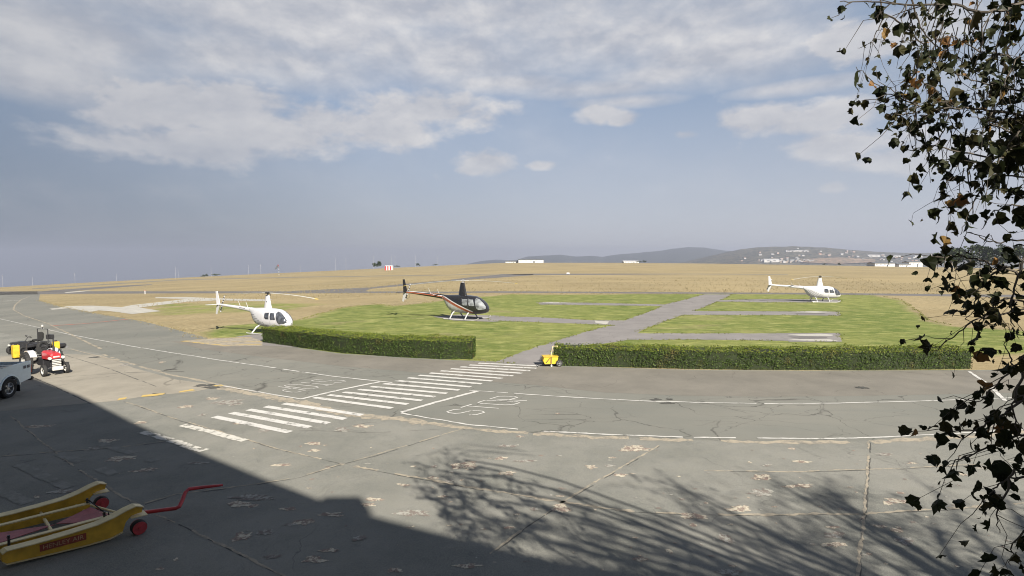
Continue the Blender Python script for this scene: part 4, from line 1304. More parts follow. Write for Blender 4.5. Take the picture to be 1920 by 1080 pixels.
# ------------------------------------------------------------------ pickup truck, rear half in frame
def truck():
    p = G(19, 746)
    ang = R(277)
    T = thing('pickup_truck', 'pale blue-white pickup truck with black load bed at the left edge', 'pickup truck', (p.x, p.y, p.z), ang)
    # origin at the ground under the near rear wheel; x forward, +y is the side the camera sees (driver's left)... body lies at -y.. +y
    W_ = 1.78
    y1 = .02; y0 = y1 - W_          # near side y1, far side y0 in local space
    near = 1
    def Y(f): return y1 - W_ * f
    # side outlines (x,z): bed side with wheel arch
    def arch(cx, r, n=12): return [(cx + r * math.cos(R(180 - k * 180 / n)), .42 + r * math.sin(R(180 - k * 180 / n))) for k in range(n + 1)]
    side = [(-1.12, .58), (-.52, .50)] + arch(0, .48) + [(.52, .45), (1.12, .45), (1.12, 1.30), (-1.15, 1.33)]
    for f in (0, 1):
        mb = MB(); o_ = -1 if f == 0 else 1
        mb.prism([(x, Y(f), z) for x, z in side], (0, o_ * .07, 0)); sdp = mb.build('bed_side', M['truck'], T)
        mb = MB(); mb.ring((0, Y(f), .42), (0, 1, 0), [(.48, -.03), (.53, -.02), (.53, .02), (.48, .03)], 40)
        mb.v = [v if v[2] > .44 else (v[0], v[1], .44) for v in mb.v]
        mb.build('wheel_arch_trim', M['truck'], sdp)
        for dx_ in (-1.0, -.8):
            mb = MB(); mb.box((dx_, Y(f) + (.012 if f == 0 else -.012), 1.12), (.13, .01, .12)); mb.build('decal', M['pattern'], sdp)
        wheel(T, (0, Y(f) - .13 if f == 0 else Y(f) + .13, .40), (0, 1, 0), .40, .26, M['black'], M['alloy'], nspoke=6)
        wheel(T, (3.05, Y(f) - .13 if f == 0 else Y(f) + .13, .40), (0, 1, 0), .40, .26, M['black'], M['alloy'], nspoke=6)
        mb = MB(); mb.box((-1.165, Y(f) - (.06 if f == 0 else -.06), 1.0), (.05, .1, .34)); mb.build('tail_lamp', M['redlens'], T)
        mb = MB(); mb.box((-.52, Y(f) + (-.12 if f == 0 else .12), .32), (.02, .22, .34)); mb.build('mud_flap', M['black'], T)
    c = (y0 + y1) / 2
    mb = MB(); mb.box((0, c, .74), (2.1, W_ - .2, .06)); mb.box((1.07, c, 1.0), (.06, W_ - .2, .6)); mb.build('bed_liner', M['black'], T)
    mb = MB(); mb.cbox((-1.13, c, 1.0), (.06, W_ - .16, .6), .02); tg = mb.build('tailgate', M['truck'], T)
    mb = MB(); mb.cbox((-1.17, c, 1.14), (.03, .26, .08), .01); mb.build('handle', M['blackm'], tg)
    mb = MB(); mb.cbox((-1.26, c, .55), (.16, W_ - .06, .16), .03); mb.build('rear_bumper', M['blackm'], T)
    mb = MB(); mb.box((1.2, c, .5), (4.6, .9, .14)); mb.build('chassis', M['blackm'], T)
    # cab
    cab = [(1.18, .45), (1.2, 1.34), (1.42, 1.78), (2.3, 1.8), (2.95, 1.36), (3.95, 1.22), (4.05, .95), (4.05, .5), (3.6, .5)] + [(3.05 + .46 * math.cos(R(k * 15)), .42 + .46 * math.sin(R(k * 15))) for k in range(13)] + [(2.5, .45)]
    mb = MB(); mb.prism([(x, y1, z) for x, z in cab], (0, -W_, 0)); mb.build('cab', M['truck'], T)
    for f, e in ((0, .006), (1, -.006)):
        mb = MB(); mb.prism([(1.38, Y(f) + e, 1.36), (1.52, Y(f) + e, 1.7), (2.22, Y(f) + e, 1.7), (2.72, Y(f) + e, 1.36)], (0, -e * .6, 0)); mb.build('side_window', M['win'], T)
    mb = MB(); mb.prism([(1.245, y1 - .15, 1.42), (1.385, y1 - .2, 1.72), (1.385, y0 + .2, 1.72), (1.245, y0 + .15, 1.42)], (-.008, 0, .004)); mb.build('rear_window', M['win'], T)
    # load
    L = thing('load_post', 'post with a bright blue sleeve standing in the truck bed', 'post', T.matrix_basis @ Vector((.12, c + .25, .77)), ang)
    mb = MB(); mb.tube([(0, 0, 0), (0, 0, 1.55)], .045, 8); mb.box((0, 0, .01), (.3, .3, .02)); mb.build('pole', M['blackm'], L)
    mb = MB(); mb.cbox((0, 0, 1.3), (.17, .17, .6), .04); mb.build('sleeve', M['blue'], L)
    L = thing('plank', 'pale planks lying across the load bed of the pickup', 'planks', T.matrix_basis @ Vector((.5, c, 1.335)), ang)
    mb = MB()
    for k in range(3): mb.box((-.35 + k * .42, .1 * k, .03), (.16, 2.1, .035))
    mb.build('board', M['plank'], L)
    L = thing('ladder_rack', 'dark steel rack with angled bars in the truck bed at the picture edge', 'rack', T.matrix_basis @ Vector((.75, c, .77)), ang)
    mb = MB()
    for yy_ in (-.6, .6): mb.tube([(-.2, yy_, 0), (0, yy_, 1.7), (.25, yy_, 1.7)], .03, 6)
    for z in (.7, 1.2, 1.68): mb.tube([(-.05, -.6, z), (-.05, .6, z)], .025, 6)
    mb.tube([(-.3, .2, .1), (-.1, -.4, 1.9)], .03, 6); mb.build('frame', M['blackm'], L)
    mb = MB(); mb.cbox((-.08, -.15, 1.45), (.1, .3, .4), .03); mb.build('holder', M['blue'], L)


truck()


# ------------------------------------------------------------------ yellow cart
def cart():
    p = G(1032, 686)
    T = thing('push_cart', 'small yellow push cart with two pale handles at the hedge corner', 'cart', (p.x, p.y, p.z), R(8))
    mb = MB(); o_ = [(-.36, .48), (.30, .48), (.33, .40), (.24, .14), (-.32, .14), (-.40, .3)]
    mb.prism([(x, -.24, z) for x, z in o_], (0, .48, 0)); hb = mb.build('hopper', M['yellow'], T)
    mb = MB(); mb.box((-.03, 0, .492), (.74, .54, .02)); mb.build('lid', M['yellow'], hb)
    mb = MB(); mb.box((-.02, -.246, .31), (.05, .012, .3)); mb.prism([(-.3, -.243, .2), (-.1, -.243, .42), (-.06, -.243, .42), (-.24, -.243, .2)], (0, -.004, 0)); mb.build('bracket', M['blackm'], hb)
    for s_ in (-.27, .27): wheel(T, (.38, s_, .17), (0, 1, 0), .17, .06, M['black'], M['grey'], nspoke=5)
    mb = MB(); mb.tube([(.38, -.26, .17), (.38, .26, .17)], .015, 6); mb.tube([(-.4, 0, .14), (.5, 0, .14)], .02, 6); mb.box((0, 0, .12), (.7, .4, .03)); mb.build('chassis', M['blackm'], T)
    mb = MB(); mb.tube([(0, -.2, .15), (0, -.24, .05)], .014, 6); mb.disc((0, -.24, .045), (0, 1, 0), .045, .03, 12); mb.build('castor', M['rim'], T)
    for s_ in (.02, .27):
        mb = MB(); mb.tube([(s_, .0, .46), (s_ + .13, .18, .93)], .014, 6); mb.build('handle', M['cream'], T)
    mb = MB(); mb.tube([(.15, .18, .93), (.4, .18, .93)], .014, 6); mb.tube([(.08, .08, .72), (.33, .08, .72)], .01, 6); mb.build('crossbar', M['cream'], T)
    mb = MB(); mb.tube([(-.4, -.05, .1), (-.62, -.12, .09)], .02, 6); mb.tube([(-.62, -.3, .09), (-.62, .1, .09)], .02, 6); mb.build('brush_arm', M['blackm'], T)


cart()


# ------------------------------------------------------------------ helicopter dolly
def dolly():
    O = G(258, 1001)
    T = thing('helicopter_dolly', 'yellow helicopter dolly with red wheels and bent red tow bar in the building shadow', 'dolly', (O.x, O.y, O.z))
    # beams run along b; a goes across from the near beam to the far one
    near_end = G(6, 1066, 0) - O
    far_w = G(188, 957) - O
    b = Vector((near_end.x, near_end.y, 0)); Lb = b.length; b.normalize()
    a = Vector((far_w.x, far_w.y, 0)); La = a.length; a.normalize()
    Z = Vector((0, 0, 1))
    def beam(base, LL, nm):
        prof_t = [(-.10, .52), (.02, .56), (.16, .52), (.35, .44), (.6, .37), (.95, .33), (1.3, .30), (1.6, .285), (LL - .06, .28), (LL, .24)]
        prof_b = [(LL, .12), (LL - .06, .06), (1.2, .05), (.75, .05), (.42, .07), (.22, .14), (.17, .3), (.08, .40), (-.03, .42), (-.08, .42)]
        prof = prof_t + prof_b
        th = a * .05
        mb = MB(); mb.prism([base + b * x + Z * z - th for x, z in prof], th * 2); o = mb.build('side_beam', M['ywell'], T)
        mb = MB(); hw = a * .10
        q = prof_t
        vs = []
        for x, z in q: vs += [base + b * x + Z * (z + .004) - hw, base + b * x + Z * (z + .004) + hw, base + b * x + Z * (z + .022) + hw, base + b * x + Z * (z + .022) - hw]
        fs = []
        for i in range(len(q) - 1):
            for k in range(4): fs.append((i * 4 + k, i * 4 + (k + 1) % 4, i * 4 + 4 + (k + 1) % 4, i * 4 + 4 + k))
        fs += [(3, 2, 1, 0), tuple((len(q) - 1) * 4 + k for k in range(4))]
        mb.add(vs, fs); mb.build('top_flange', M['cream'], o)
        mb = MB(); hw = a * .075
        q = prof_b[:6]
        vs = []
        for x, z in q: vs += [base + b * x + Z * (z - .02) - hw, base + b * x + Z * (z - .02) + hw, base + b * x + Z * (z - .003) + hw, base + b * x + Z * (z - .003) - hw]
        fs = []
        for i in range(len(q) - 1):
            for k in range(4): fs.append((i * 4 + k, i * 4 + (k + 1) % 4, i * 4 + 4 + (k + 1) % 4, i * 4 + 4 + k))
        mb.add(vs, fs); mb.build('bottom_flange', M['cream'], o)
        return o
    o1 = beam(Vector((0, 0, 0)) + b * .02, Lb, 'n')
    fb = a * La
    o2 = beam(fb, Lb + .9, 'f')
    # inner rails
    for base, s_ in ((a * .42, 1), (fb - a * .42, -1)):
        mb = MB(); mb.prism([base + b * x + Z * z for x, z in ((.3, .30), (Lb + .3, .20), (Lb + .3, .08), (.3, .16))], a * .04 * s_); mb.build('inner_rail', M['ywell'], T)
        mb = MB(); mb.prism([base + b * x + Z * z - a * .03 for x, z in ((.3, .305), (Lb + .3, .205), (Lb + .3, .225), (.3, .325))], a * .10); mb.build('rail_cap', M['cream'], T)
    # wheels with red outer discs
    for base in (Vector((0, 0, 0)) - b * .02, fb - b * .02):
        ax = (a * .9 - b * .1).normalized()
        m = MB(); c = base + Z * .133
        m.ring(c, ax, [(.05, -.07), (.115, -.08), (.130, -.05), (.130, .05), (.115, .08), (.05, .07)], 28); w_ = m.build('wheel', M['black'], T, smooth=True)
        m = MB(); m.disc(c - ax * .083, ax, .118, .018, 24); m.disc(c - ax * .1, ax, .03, .02, 10); m.disc(c + ax * .083, ax, .118, .018, 24); m.build('wheel_disc', M['wheelred'], w_)
        m = MB(); m.prism([c + b * .0 + Z * .24 - b * .12 - ax * .13, c + Z * .24 + b * .14 - ax * .13, c + Z * .24 + b * .14 + ax * .13, c + Z * .24 - b * .12 + ax * .13], Z * .012); m.build('wheel_guard', M['cream'], T)
    # cross members
    mb = MB(); mb.tube([b * .4 + a * .05 + Z * .2, b * .4 + fb + Z * .2 - a * .05], .028, 8); mb.tube([b * 1.15 + a * .05 + Z * .2, b * .95 + fb + Z * .2 - a * .05], .028, 8); mb.build('cross_tube', M['cream'], T)
    # plates: a kite in front, a long plate behind
    c0 = fb * .48
    mb = MB(); q = [c0 + b * .32 + a * .42 + Z * .27, c0 + b * .95 + Z * .235, c0 + b * .40 - a * .52 + Z * .27, c0 + b * .22 - a * .30 + Z * .28]; mb.prism(q, -Z * .012); mb.build('front_plate', M['pink'], T)
    mb = MB(); q = [c0 + b * .97 + Z * .225, c0 + b * (Lb + .6) + a * .5 + Z * .2, c0 + b * (Lb + .6) - a * .5 + Z * .2]; mb.prism(q, -Z * .012); mb.build('rear_plate', M['pink'], T)
    # clamps and chains
    for q in (fb - a * .4 + b * .32, a * .42 + b * .36, a * .3 + b * (Lb - .15)):
        mb = MB(); mb.tube([q + Z * .12, q + Z * .42], .02, 6); mb.tube([q + Z * .36 - a * .08, q + Z * .36 + a * .08], .014, 6); mb.build('clamp', M['blackm'], T)
    mb = MB(); pts = [(fb - a * .4 + b * .3).lerp(a * .42 + b * .3, k / 10) + Z * (.38 - .18 * math.sin(math.pi * k / 10)) - b * .12 * math.sin(math.pi * k / 10) for k in range(11)]
    mb.tube(pts, .012, 5); mb.build('hose', M['black'], T)
    # bent tow bar
    def H(px, py, h): return G(px, py, h) - O + Z * (h)
    k0 = c0 + b * .3 + Z * .24
    pts = [H(225, 966, .26), H(262, 962, .24), H(330, 953, .26), H(336, 950, .28), H(341, 940, .34), H(347, 924, .46), H(354, 917, .5), H(385, 913, .5), H(418, 909.5, .48)]
    mb = MB(); mb.tube(pts, [.038] * 7 + [.034, .022], 10); mb.build('tow_bar', M['red'], T, smooth=True)
    mb = MB(); mb.tube([k0, H(225, 966, .26)], .035, 8); mb.tube([b * .2 + a * .15 + Z * .22, H(235, 965, .25)], .022, 6); mb.tube([fb + b * .25 - a * .1 + Z * .2, H(235, 965, .25)], .022, 6); mb.build('tow_frame', M['cream'], T)
    mb = MB(); mb.disc(H(232, 964, .27), (0, 0, 1), .06, .06, 10); mb.disc(H(246, 962, .27), (0, 0, 1), .04, .1, 8); mb.build('tow_pivot', M['red'], T)
    # sign plate with lettering on the near beam
    nrm = -a
    u0 = b * 1.42 + Z * .19 + nrm * .056; u1 = b * .78 + Z * .215 + nrm * .056
    mb = MB(); u = (u1 - u0); LL = u.length; u.normalize(); v = nrm.cross(u); v = Vector((0, 0, 1))
    hh = .062
    mb.prism([u0 - v * hh, u1 - v * hh, u1 + v * hh, u0 + v * hh], nrm * .004); sg = mb.build('name_plate', mat('name_plate_red', (0.27, 0.055, 0.03), .6, var=.3), T)
    tcv = bpy.data.curves.new('lettering', 'FONT'); tcv.body = 'HENLEY AIR'; tcv.size = 0.105; tcv.align_x = 'CENTER'; tcv.align_y = 'CENTER'; tcv.extrude = .001
    to = bpy.data.objects.new('lettering', tcv); COL.objects.link(to)
    dg = bpy.context.evaluated_depsgraph_get(); me = bpy.data.meshes.new_from_object(to.evaluated_get(dg))
    bpy.data.objects.remove(to); me.materials.clear(); me.materials.append(mat('faded_lettering', (0.50, 0.33, 0.20), 0.6, var=.3))
    cc = (u0 + u1) / 2 + nrm * .0065
    for vv in me.vertices:
        q = vv.co.copy(); vv.co = cc + u * q.x + v * q.y + nrm * q.z
    lo = bpy.data.objects.new('lettering', me); COL.objects.link(lo); lo.parent = sg


dolly()


# ------------------------------------------------------------------ building that casts the shade (behind the camera)
def building():
    Hh = 12.0
    B = thing('airport_building', 'tall plastered airport building with flat roof casting the shade on the apron', 'building', (0, 0, 0))
    edge_px = [(57, 707), (150, 742), (245, 790), (383, 852), (500, 899), (597, 936), (700, 968), (757, 983), (933, 1027), (1023, 1047), (1140, 1063), (1273, 1082)]
    top = []
    for q in edge_px:
        g = G(*q); h = Hh - g.z
        top.append(Vector((g.x - SH.x * h, g.y - SH.y * h, Hh)))
    d = (top[0] - top[1]).normalized(); top.insert(0, top[0] + d * 12)
    top.append(top[-1] + Vector((14, -1.2, 0)))
    back = [Vector((top[-1].x + 1, -24, Hh)), Vector((top[0].x - 8, -24, Hh)), Vector((top[0].x - 8, top[0].y, Hh))]
    ol = top + back
    mb = MB(); n = len(ol); base = [Vector((p.x, p.y, -1.5)) for p in ol]
    mb.add(base + ol, [(i, (i + 1) % n, n + (i + 1) % n, n + i) for i in range(n)] + [tuple(range(n, 2 * n))])
    mb.build('wall', M['wall'], B)
    for i in range(len(top) - 1):
        a, b = top[i], top[i + 1]; L = (b - a).length
        if L < 2.2: continue
        u = (b - a).normalized(); nn = Vector((u.y, -u.x, 0))
        if nn.y < 0: nn = -nn
        k = 1.2
        while k < L - 1:
            for z in (1.0, 8.3):
                c = a + u * k; c.z = z + .7
                if (Vector((c.x, c.y)).length < 1.6): continue
                fr = MB(); Mx = [c - u * .6, c + u * .6]
                fr.prism([Mx[0] + Vector((0, 0, -.7)), Mx[1] + Vector((0, 0, -.7)), Mx[1] + Vector((0, 0, .7)), Mx[0] + Vector((0, 0, .7))], nn * .03); f_ = fr.build('window', M['wallw'], B)
                pn = MB(); pn.prism([c - u * .52 + nn * .031 + Vector((0, 0, -.62)), c + u * .52 + nn * .031 + Vector((0, 0, -.62)), c + u * .52 + nn * .031 + Vector((0, 0, .62)), c - u * .52 + nn * .031 + Vector((0, 0, .62))], nn * .006); pn.build('pane', M['win'], f_)
            k += 2.6
    # roof box whose shadow notches the edge
    g = G(642, 930); h = Hh + .62 - g.z
    c = Vector((g.x - SH.x * h, g.y - SH.y * h, Hh))
    t = thing('roof_unit', 'small grey ventilation box on the roof edge of the building', 'vent', (c.x, c.y - .3, Hh))
    mb = MB(); mb.cbox((0, 0, .31), (.85, .6, .62), .03); mb.build('housing', M['grey'], t)
    mb = MB()
    for k in range(5): mb.box((0, .306, .12 + k * .1), (.7, .01, .04))
    mb.build('louvre', M['blackm'], t)
    return B


building()


# ------------------------------------------------------------------ the big tree on the right
def leaf_shape(mb, p, nrm, up, s, rr):
    """lobed leaf, slightly folded"""
    nn = nrm.normalized(); a = up - nn * up.dot(nn)
    if a.length < 1e-4: a = nn.orthogonal()
    a.normalize(); b = nn.cross(a)
    ol = [(0, -.46), (.14, -.42), (.33, -.40), (.38, -.20), (.52, -.05), (.40, .06), (.38, .30), (.20, .32), (0, .6), (-.20, .32), (-.38, .30), (-.40, .06), (-.52, -.05), (-.38, -.20), (-.33, -.40), (-.14, -.42)]
    cu = rr.uniform(-2.2, 2.2); cv = rr.uniform(-1.1, 1.1)
    sx = rr.uniform(.6, 1.05)
    ol = [(x * rr.uniform(.75, 1.2), y * rr.uniform(.8, 1.15)) for x, y in ol]
    vs = [p + a * s * y + b * s * x * sx + nn * s * (cu * x * x + cv * y * y) for x, y in ol] + [p]
    n = len(ol)
    mb.add(vs, [(k, (k + 1) % n, n) for k in range(n)])


def hidden_ok(p, m=.25):
    if p.y + 1.284 * p.z > 13.3 + .5 * noise.noise(p) or p.x - .741 * p.z < -1.7: return False
    """outside the camera's view (so crown filler never blocks the picture)"""
    return p.y < .25 or p.z > CH + .53 * p.y + m or p.x > 1.02 * p.y + m + .3


def big_tree():
    rr = random.Random(11)
    T = thing('tree', 'large autumn plane tree whose leafy twigs hang down the right edge', 'tree', (11.2, -.6, 0))
    O = Vector((11.2, -.6, 0))
    wood = MB(); twig = MB(); lf = MB(); br = MB()
    wood.tube([Vector((0, 0, -.2)), Vector((.02, .05, 1.2)), Vector((-.1, .1, 3)), Vector((-.2, .0, 4.6))], [.30, .24, .21, .18], 12)
    top = Vector((-.2, 0, 4.6))

    def leaves_on(pts, every, s0, s1, brown=.06, mbl=None):
        for i in range(len(pts) - 1):
            L = (pts[i + 1] - pts[i]).length; n = L / every
            k = int(n) + (1 if rr.random() < n - int(n) else 0)
            for _ in range(k):
                q = pts[i].lerp(pts[i + 1], rr.random()) + Vector((rr.uniform(-1, 1), rr.uniform(-1, 1), rr.uniform(-1.4, .4))) * s1 * .7
                nr = Vector((rr.uniform(-1, 1), rr.uniform(-1, 1), rr.uniform(-.4, 1)))
                leaf_shape(br if rr.random() < brown else lf, q, nr, Vector((rr.uniform(-.6, .6), rr.uniform(-.6, .6), -1)), s0 * .7 + (s1 * 1.15 - s0 * .7) * rr.random() ** 1.9, rr)

    # crown above and beside the picture: long arching limbs, branchlets, twigs
    for i in range(52):
        tx = rr.uniform(3.8, 17.5); tz = rr.uniform(6.2, 10.2); ty = rr.uniform(-3.5, min(3.5, 12.3 - 1.284 * tz))
        tgt = Vector((max(tx, .741 * tz - 1.3), ty, tz)) - O
        mid = top.lerp(tgt, .5) + Vector((rr.uniform(-.6, .6), rr.uniform(-.6, .6), rr.uniform(.2, 1.0)))
        pts = []
        for k in range(9):
            t = k / 8; pts.append(top * (1 - t) ** 2 + mid * 2 * t * (1 - t) + tgt * t * t)
        wood.tube(pts, [.09 * (1 - k / 9.5) + .008 for k in range(9)], 6)
        for j in range(15):
            t = rr.uniform(.25, 1); k = min(7, int(t * 8)); s = pts[k].lerp(pts[k + 1], t * 8 - k)
            d = (pts[k + 1] - pts[k]).normalized() + Vector((rr.uniform(-1, 1), rr.uniform(-1, 1), rr.uniform(-.7, .5)))
            d.normalize(); L = rr.uniform(.7, 1.8)
            q = [s]
            for m in range(4): d = (d + Vector((rr.uniform(-.2, .2), rr.uniform(-.2, .2), -.1))).normalized(); q.append(q[-1] + d * L / 4)
            if not all(hidden_ok(v + O) for v in q): continue
            twig.tube(q, [.016, .012, .009, .006, .004], 4, cap=False)
            for _ in range(3):
                s2 = q[rr.randint(1, 3)]; d2 = (d + Vector((rr.uniform(-1, 1), rr.uniform(-1, 1), rr.uniform(-.8, .4)))).normalized()
                e = [s2, s2 + d2 * .35, s2 + d2 * .7 + Vector((0, 0, -.08))]
                if all(hidden_ok(v + O) for v in e): twig.tube(e, [.007, .005, .003], 3, cap=False); leaves_on(e, .34, .06, .11)
            leaves_on(q, .42, .06, .12)
    # twigs seen in the picture: (px, py, depth) along each, then leaf spacing
    def P3(px, py, D):
        d = ray(px, py); return Vector((d.x * D, D, CH + d.z * D)) - O
    V = [([(2050, -60, 3.9), (1920, 5, 3.9), (1850, 22, 3.9), (1790, 10, 4), (1700, 8, 4.1), (1625, 2, 4.2), (1575, 3, 4.2)], .08, .014),
         ([(2050, 40, 4.0), (1930, 10, 4.0), (1890, -20, 4.0)], .3, .03),
         ([(1900, -20, 4.3), (1880, 60, 4.3), (1895, 130, 4.3), (1860, 200, 4.3), (1850, 280, 4.3)], .08, .008),
         ([(1650, -20, 4.2), (1652, 30, 4.2), (1645, 60, 4.2), (1632, 80, 4.2), (1608, 90, 4.2)], .07, .006),
         ([(1655, 25, 4.2), (1690, 45, 4.2), (1730, 85, 4.1), (1750, 130, 4.1), (1775, 175, 4.1), (1800, 210, 4.1)], .07, .007),
         ([(1710, -10, 4.4), (1725, 50, 4.4), (1760, 90, 4.4), (1810, 120, 4.4), (1860, 150, 4.4)], .08, .007),
         ([(1980, 130, 3.9), (1900, 110, 3.9), (1840, 95, 3.9), (1790, 70, 3.9), (1740, 75, 3.9), (1690, 78, 3.9)], .075, .007),
         ([(1980, 190, 3.8), (1890, 165, 3.8), (1820, 150, 3.8), (1760, 120, 3.8), (1715, 110, 3.8)], .06, .007),
         ([(2000, 240, 3.7), (1900, 215, 3.7), (1840, 205, 3.7), (1790, 203, 3.7), (1745, 204, 3.7), (1710, 192, 3.7), (1670, 178, 3.7), (1640, 155, 3.7), (1605, 125, 3.7)], .07, .009),
         ([(1780, 200, 3.7), (1750, 165, 3.7), (1720, 150, 3.7), (1685, 155, 3.7)], .05, .005),
         ([(1745, 203, 3.7), (1700, 212, 3.7), (1660, 215, 3.7)], .06, .005),
         ([(2000, 320, 3.6), (1900, 300, 3.6), (1840, 292, 3.6), (1780, 280, 3.6), (1740, 270, 3.6), (1710, 255, 3.6), (1695, 230, 3.6)], .07, .008),
         ([(1780, 210, 3.8), (1765, 250, 3.8), (1745, 285, 3.8), (1735, 300, 3.8)], .12, .005),
         ([(1730, 275, 3.6), (1705, 282, 3.6), (1690, 270, 3.6)], .05, .004),
         ([(1810, 240, 3.9), (1805, 290, 3.9), (1785, 320, 3.9), (1770, 350, 3.9), (1760, 382, 3.9)], .08, .006),
         ([(2000, 350, 3.6), (1910, 330, 3.6), (1860, 330, 3.6), (1830, 370, 3.6), (1812, 415, 3.6), (1800, 440, 3.6)], .06, .007),
         ([(2000, 300, 3.3), (1920, 260, 3.3), (1880, 240, 3.3), (1850, 230, 3.3), (1820, 215, 3.3)], .030, .008),
         ([(1990, 270, 3.2), (1930, 290, 3.2), (1890, 280, 3.2), (1865, 300, 3.2), (1850, 330, 3.2)], .026, .008),
         ([(1990, 200, 3.2), (1930, 230, 3.2), (1900, 260, 3.2), (1880, 290, 3.2)], .026, .008),
         ([(2000, 420, 3.4), (1930, 390, 3.4), (1890, 385, 3.4), (1860, 400, 3.4), (1840, 430, 3.4)], .035, .008),
         ([(2000, 480, 3.4), (1920, 450, 3.4), (1870, 455, 3.4), (1840, 445, 3.4), (1810, 432, 3.4)], .06, .007),
         ([(2000, 540, 3.3), (1920, 520, 3.3), (1880, 500, 3.3), (1840, 490, 3.3), (1800, 480, 3.3), (1765, 482, 3.3), (1735, 485, 3.3)], .034, .009),
         ([(1890, 500, 3.3), (1850, 520, 3.3), (1830, 550, 3.3), (1825, 580, 3.3), (1810, 600, 3.3)], .036, .007),
         ([(2000, 600, 3.2), (1930, 570, 3.2), (1890, 560, 3.2), (1865, 575, 3.2), (1840, 600, 3.2), (1815, 608, 3.2)], .055, .007),
         ([(1920, 490, 3.1), (1900, 540, 3.1), (1895, 590, 3.1), (1900, 620, 3.1)], .045, .007),
         ([(2000, 560, 3.4), (1880, 590, 3.4), (1830, 600, 3.4), (1790, 630, 3.4), (1755, 655, 3.4), (1728, 655, 3.4)], .085, .007),
         ([(2000, 650, 3.0), (1930, 660, 3.0), (1900, 690, 3.0), (1870, 720, 3.0), (1840, 750, 3.0), (1815, 748, 3.0)], .07, .008),
         ([(1900, 690, 3.0), (1890, 660, 3.0), (1880, 640, 3.0)], .05, .005),
         ([(2000, 720, 2.9), (1930, 740, 2.9), (1900, 765, 2.9), (1860, 790, 2.9), (1825, 805, 2.9), (1790, 808, 2.9), (1770, 805, 2.9)], .040, .009),
         ([(1990, 800, 2.9), (1920, 815, 2.9), (1880, 830, 2.9), (1840, 845, 2.9), (1800, 860, 2.9), (1775, 865, 2.9)], .07, .008),
         ([(1920, 700, 2.8), (1900, 750, 2.8), (1905, 800, 2.8), (1910, 840, 2.8)], .034, .007),
         ([(2000, 870, 2.9), (1930, 890, 2.9), (1890, 900, 2.9), (1860, 920, 2.9), (1840, 940, 2.9)], .038, .008),
         ([(1900, 880, 2.8), (1885, 930, 2.8), (1870, 960, 2.8), (1875, 1000, 2.8)], .045, .007),
         ([(2000, 980, 2.8), (1930, 990, 2.8), (1900, 1020, 2.8), (1895, 1060, 2.8)], .05, .007),
         ([(1990, 60, 3.5), (1930, 90, 3.5), (1900, 120, 3.5), (1880, 160, 3.5), (1870, 200, 3.5)], .05, .007),
         ([(1830, -20, 4.5), (1830, 40, 4.5), (1815, 90, 4.5), (1830, 150, 4.5), (1820, 200, 4.5)], .07, .006),
         ([(1760, -20, 4.6), (1770, 40, 4.6), (1750, 90, 4.6), (1760, 140, 4.6), (1730, 150, 4.6)], .08, .006)]
    limbs = []
    for D in (2.85, 3.25, 3.65, 4.1):
        L = [P3(2075 + 25 * math.sin(k * 1.3 + D * 5), 1060 - k * 95, D + .12 * math.sin(k * 1.7 + D)) for k in range(13)]
        lastp = L[-1]; L2 = L + [lastp.lerp(top, t) + Vector((0, 0, 1.6 * math.sin(math.pi * t))) for t in (.2, .4, .6, .8, 1)]
        n = len(L2); wood.tube(L2, [.006 + .05 * (k / n) ** 1.5 for k in range(n)], 6)
        limbs.append(L)
        for _ in range(34):
            k = rr.randint(0, 11); s_ = L[k].lerp(L[k + 1], rr.random()); d = Vector((rr.uniform(.35, 1), rr.uniform(-1, .15), rr.uniform(-.7, .3))).normalized(); ln = rr.uniform(.3, 1.1)
            e = [s_]
            for m in range(3): d = (d + Vector((rr.uniform(-.3, .3), rr.uniform(-.3, .1), -.12))).normalized(); e.append(e[-1] + d * ln / 3)
            twig.tube(e, [.008, .006, .004, .002], 4, cap=False); leaves_on(e, .085, .05, .12)
    for pts, every, r0 in V:
        q = [P3(*p) for p in pts]
        if pts[1][1] > 400: every *= 2.0
        else: every *= 1.5 if pts[1][1] < 200 or every > .05 else 1.7
        # smooth, slightly crooked
        c = []
        for i in range(len(q) - 1):
            for k in range(5):
                t = k / 5; p0 = q[max(i - 1, 0)]; p1 = q[i]; p2 = q[i + 1]; p3 = q[min(i + 2, len(q) - 1)]
                c.append(.5 * (2 * p1 + (p2 - p0) * t + (2 * p0 - 5 * p1 + 4 * p2 - p3) * t * t + (3 * p1 - p0 - 3 * p2 + p3) * t ** 3) + Vector((rr.uniform(-1, 1), rr.uniform(-1, 1), rr.uniform(-1, 1))) * .008)
        c.append(q[-1])
        twig.tube(c, [r0 * (1 - .8 * i / len(c)) for i in range(len(c))], 5, cap=False)
        big = every < .056
        leaves_on(c[3:], every * 1.0, .05 if not big else .07, .12 if not big else .145, brown=0 if big else .10 if pts[0][1] < 330 else .03)
        for _ in range(int(len(c) / (1.6 if pts[1][1] < 230 else 2.8))):
            k = rr.randint(2, len(c) - 2); s = c[k]
            d = ((c[k + 1] - c[k]).normalized() * .5 + Vector((rr.uniform(-1, 1), rr.uniform(-.7, .7), rr.uniform(-1.2, .5)))).normalized(); L = rr.uniform(.12, .42)
            jj = [Vector((rr.uniform(-1, 1), rr.uniform(-1, 1), rr.uniform(-1, 1))) * L * .13 for _ in range(3)]
            e = [s, s + d * L * .3 + jj[0] * .6, s + d * L * .65 + jj[1], s + d * L + Vector((0, 0, -.15 * L)) + jj[2]]
            if e[3].x + O.x < (pts[-1][0] - 960) / F * pts[-1][2] - .12: continue
            twig.tube(e, [r0 * .35, r0 * .28, r0 * .2, .0012], 4, cap=False)
            leaves_on(e, every * 1.6, .04, .085, brown=.05)
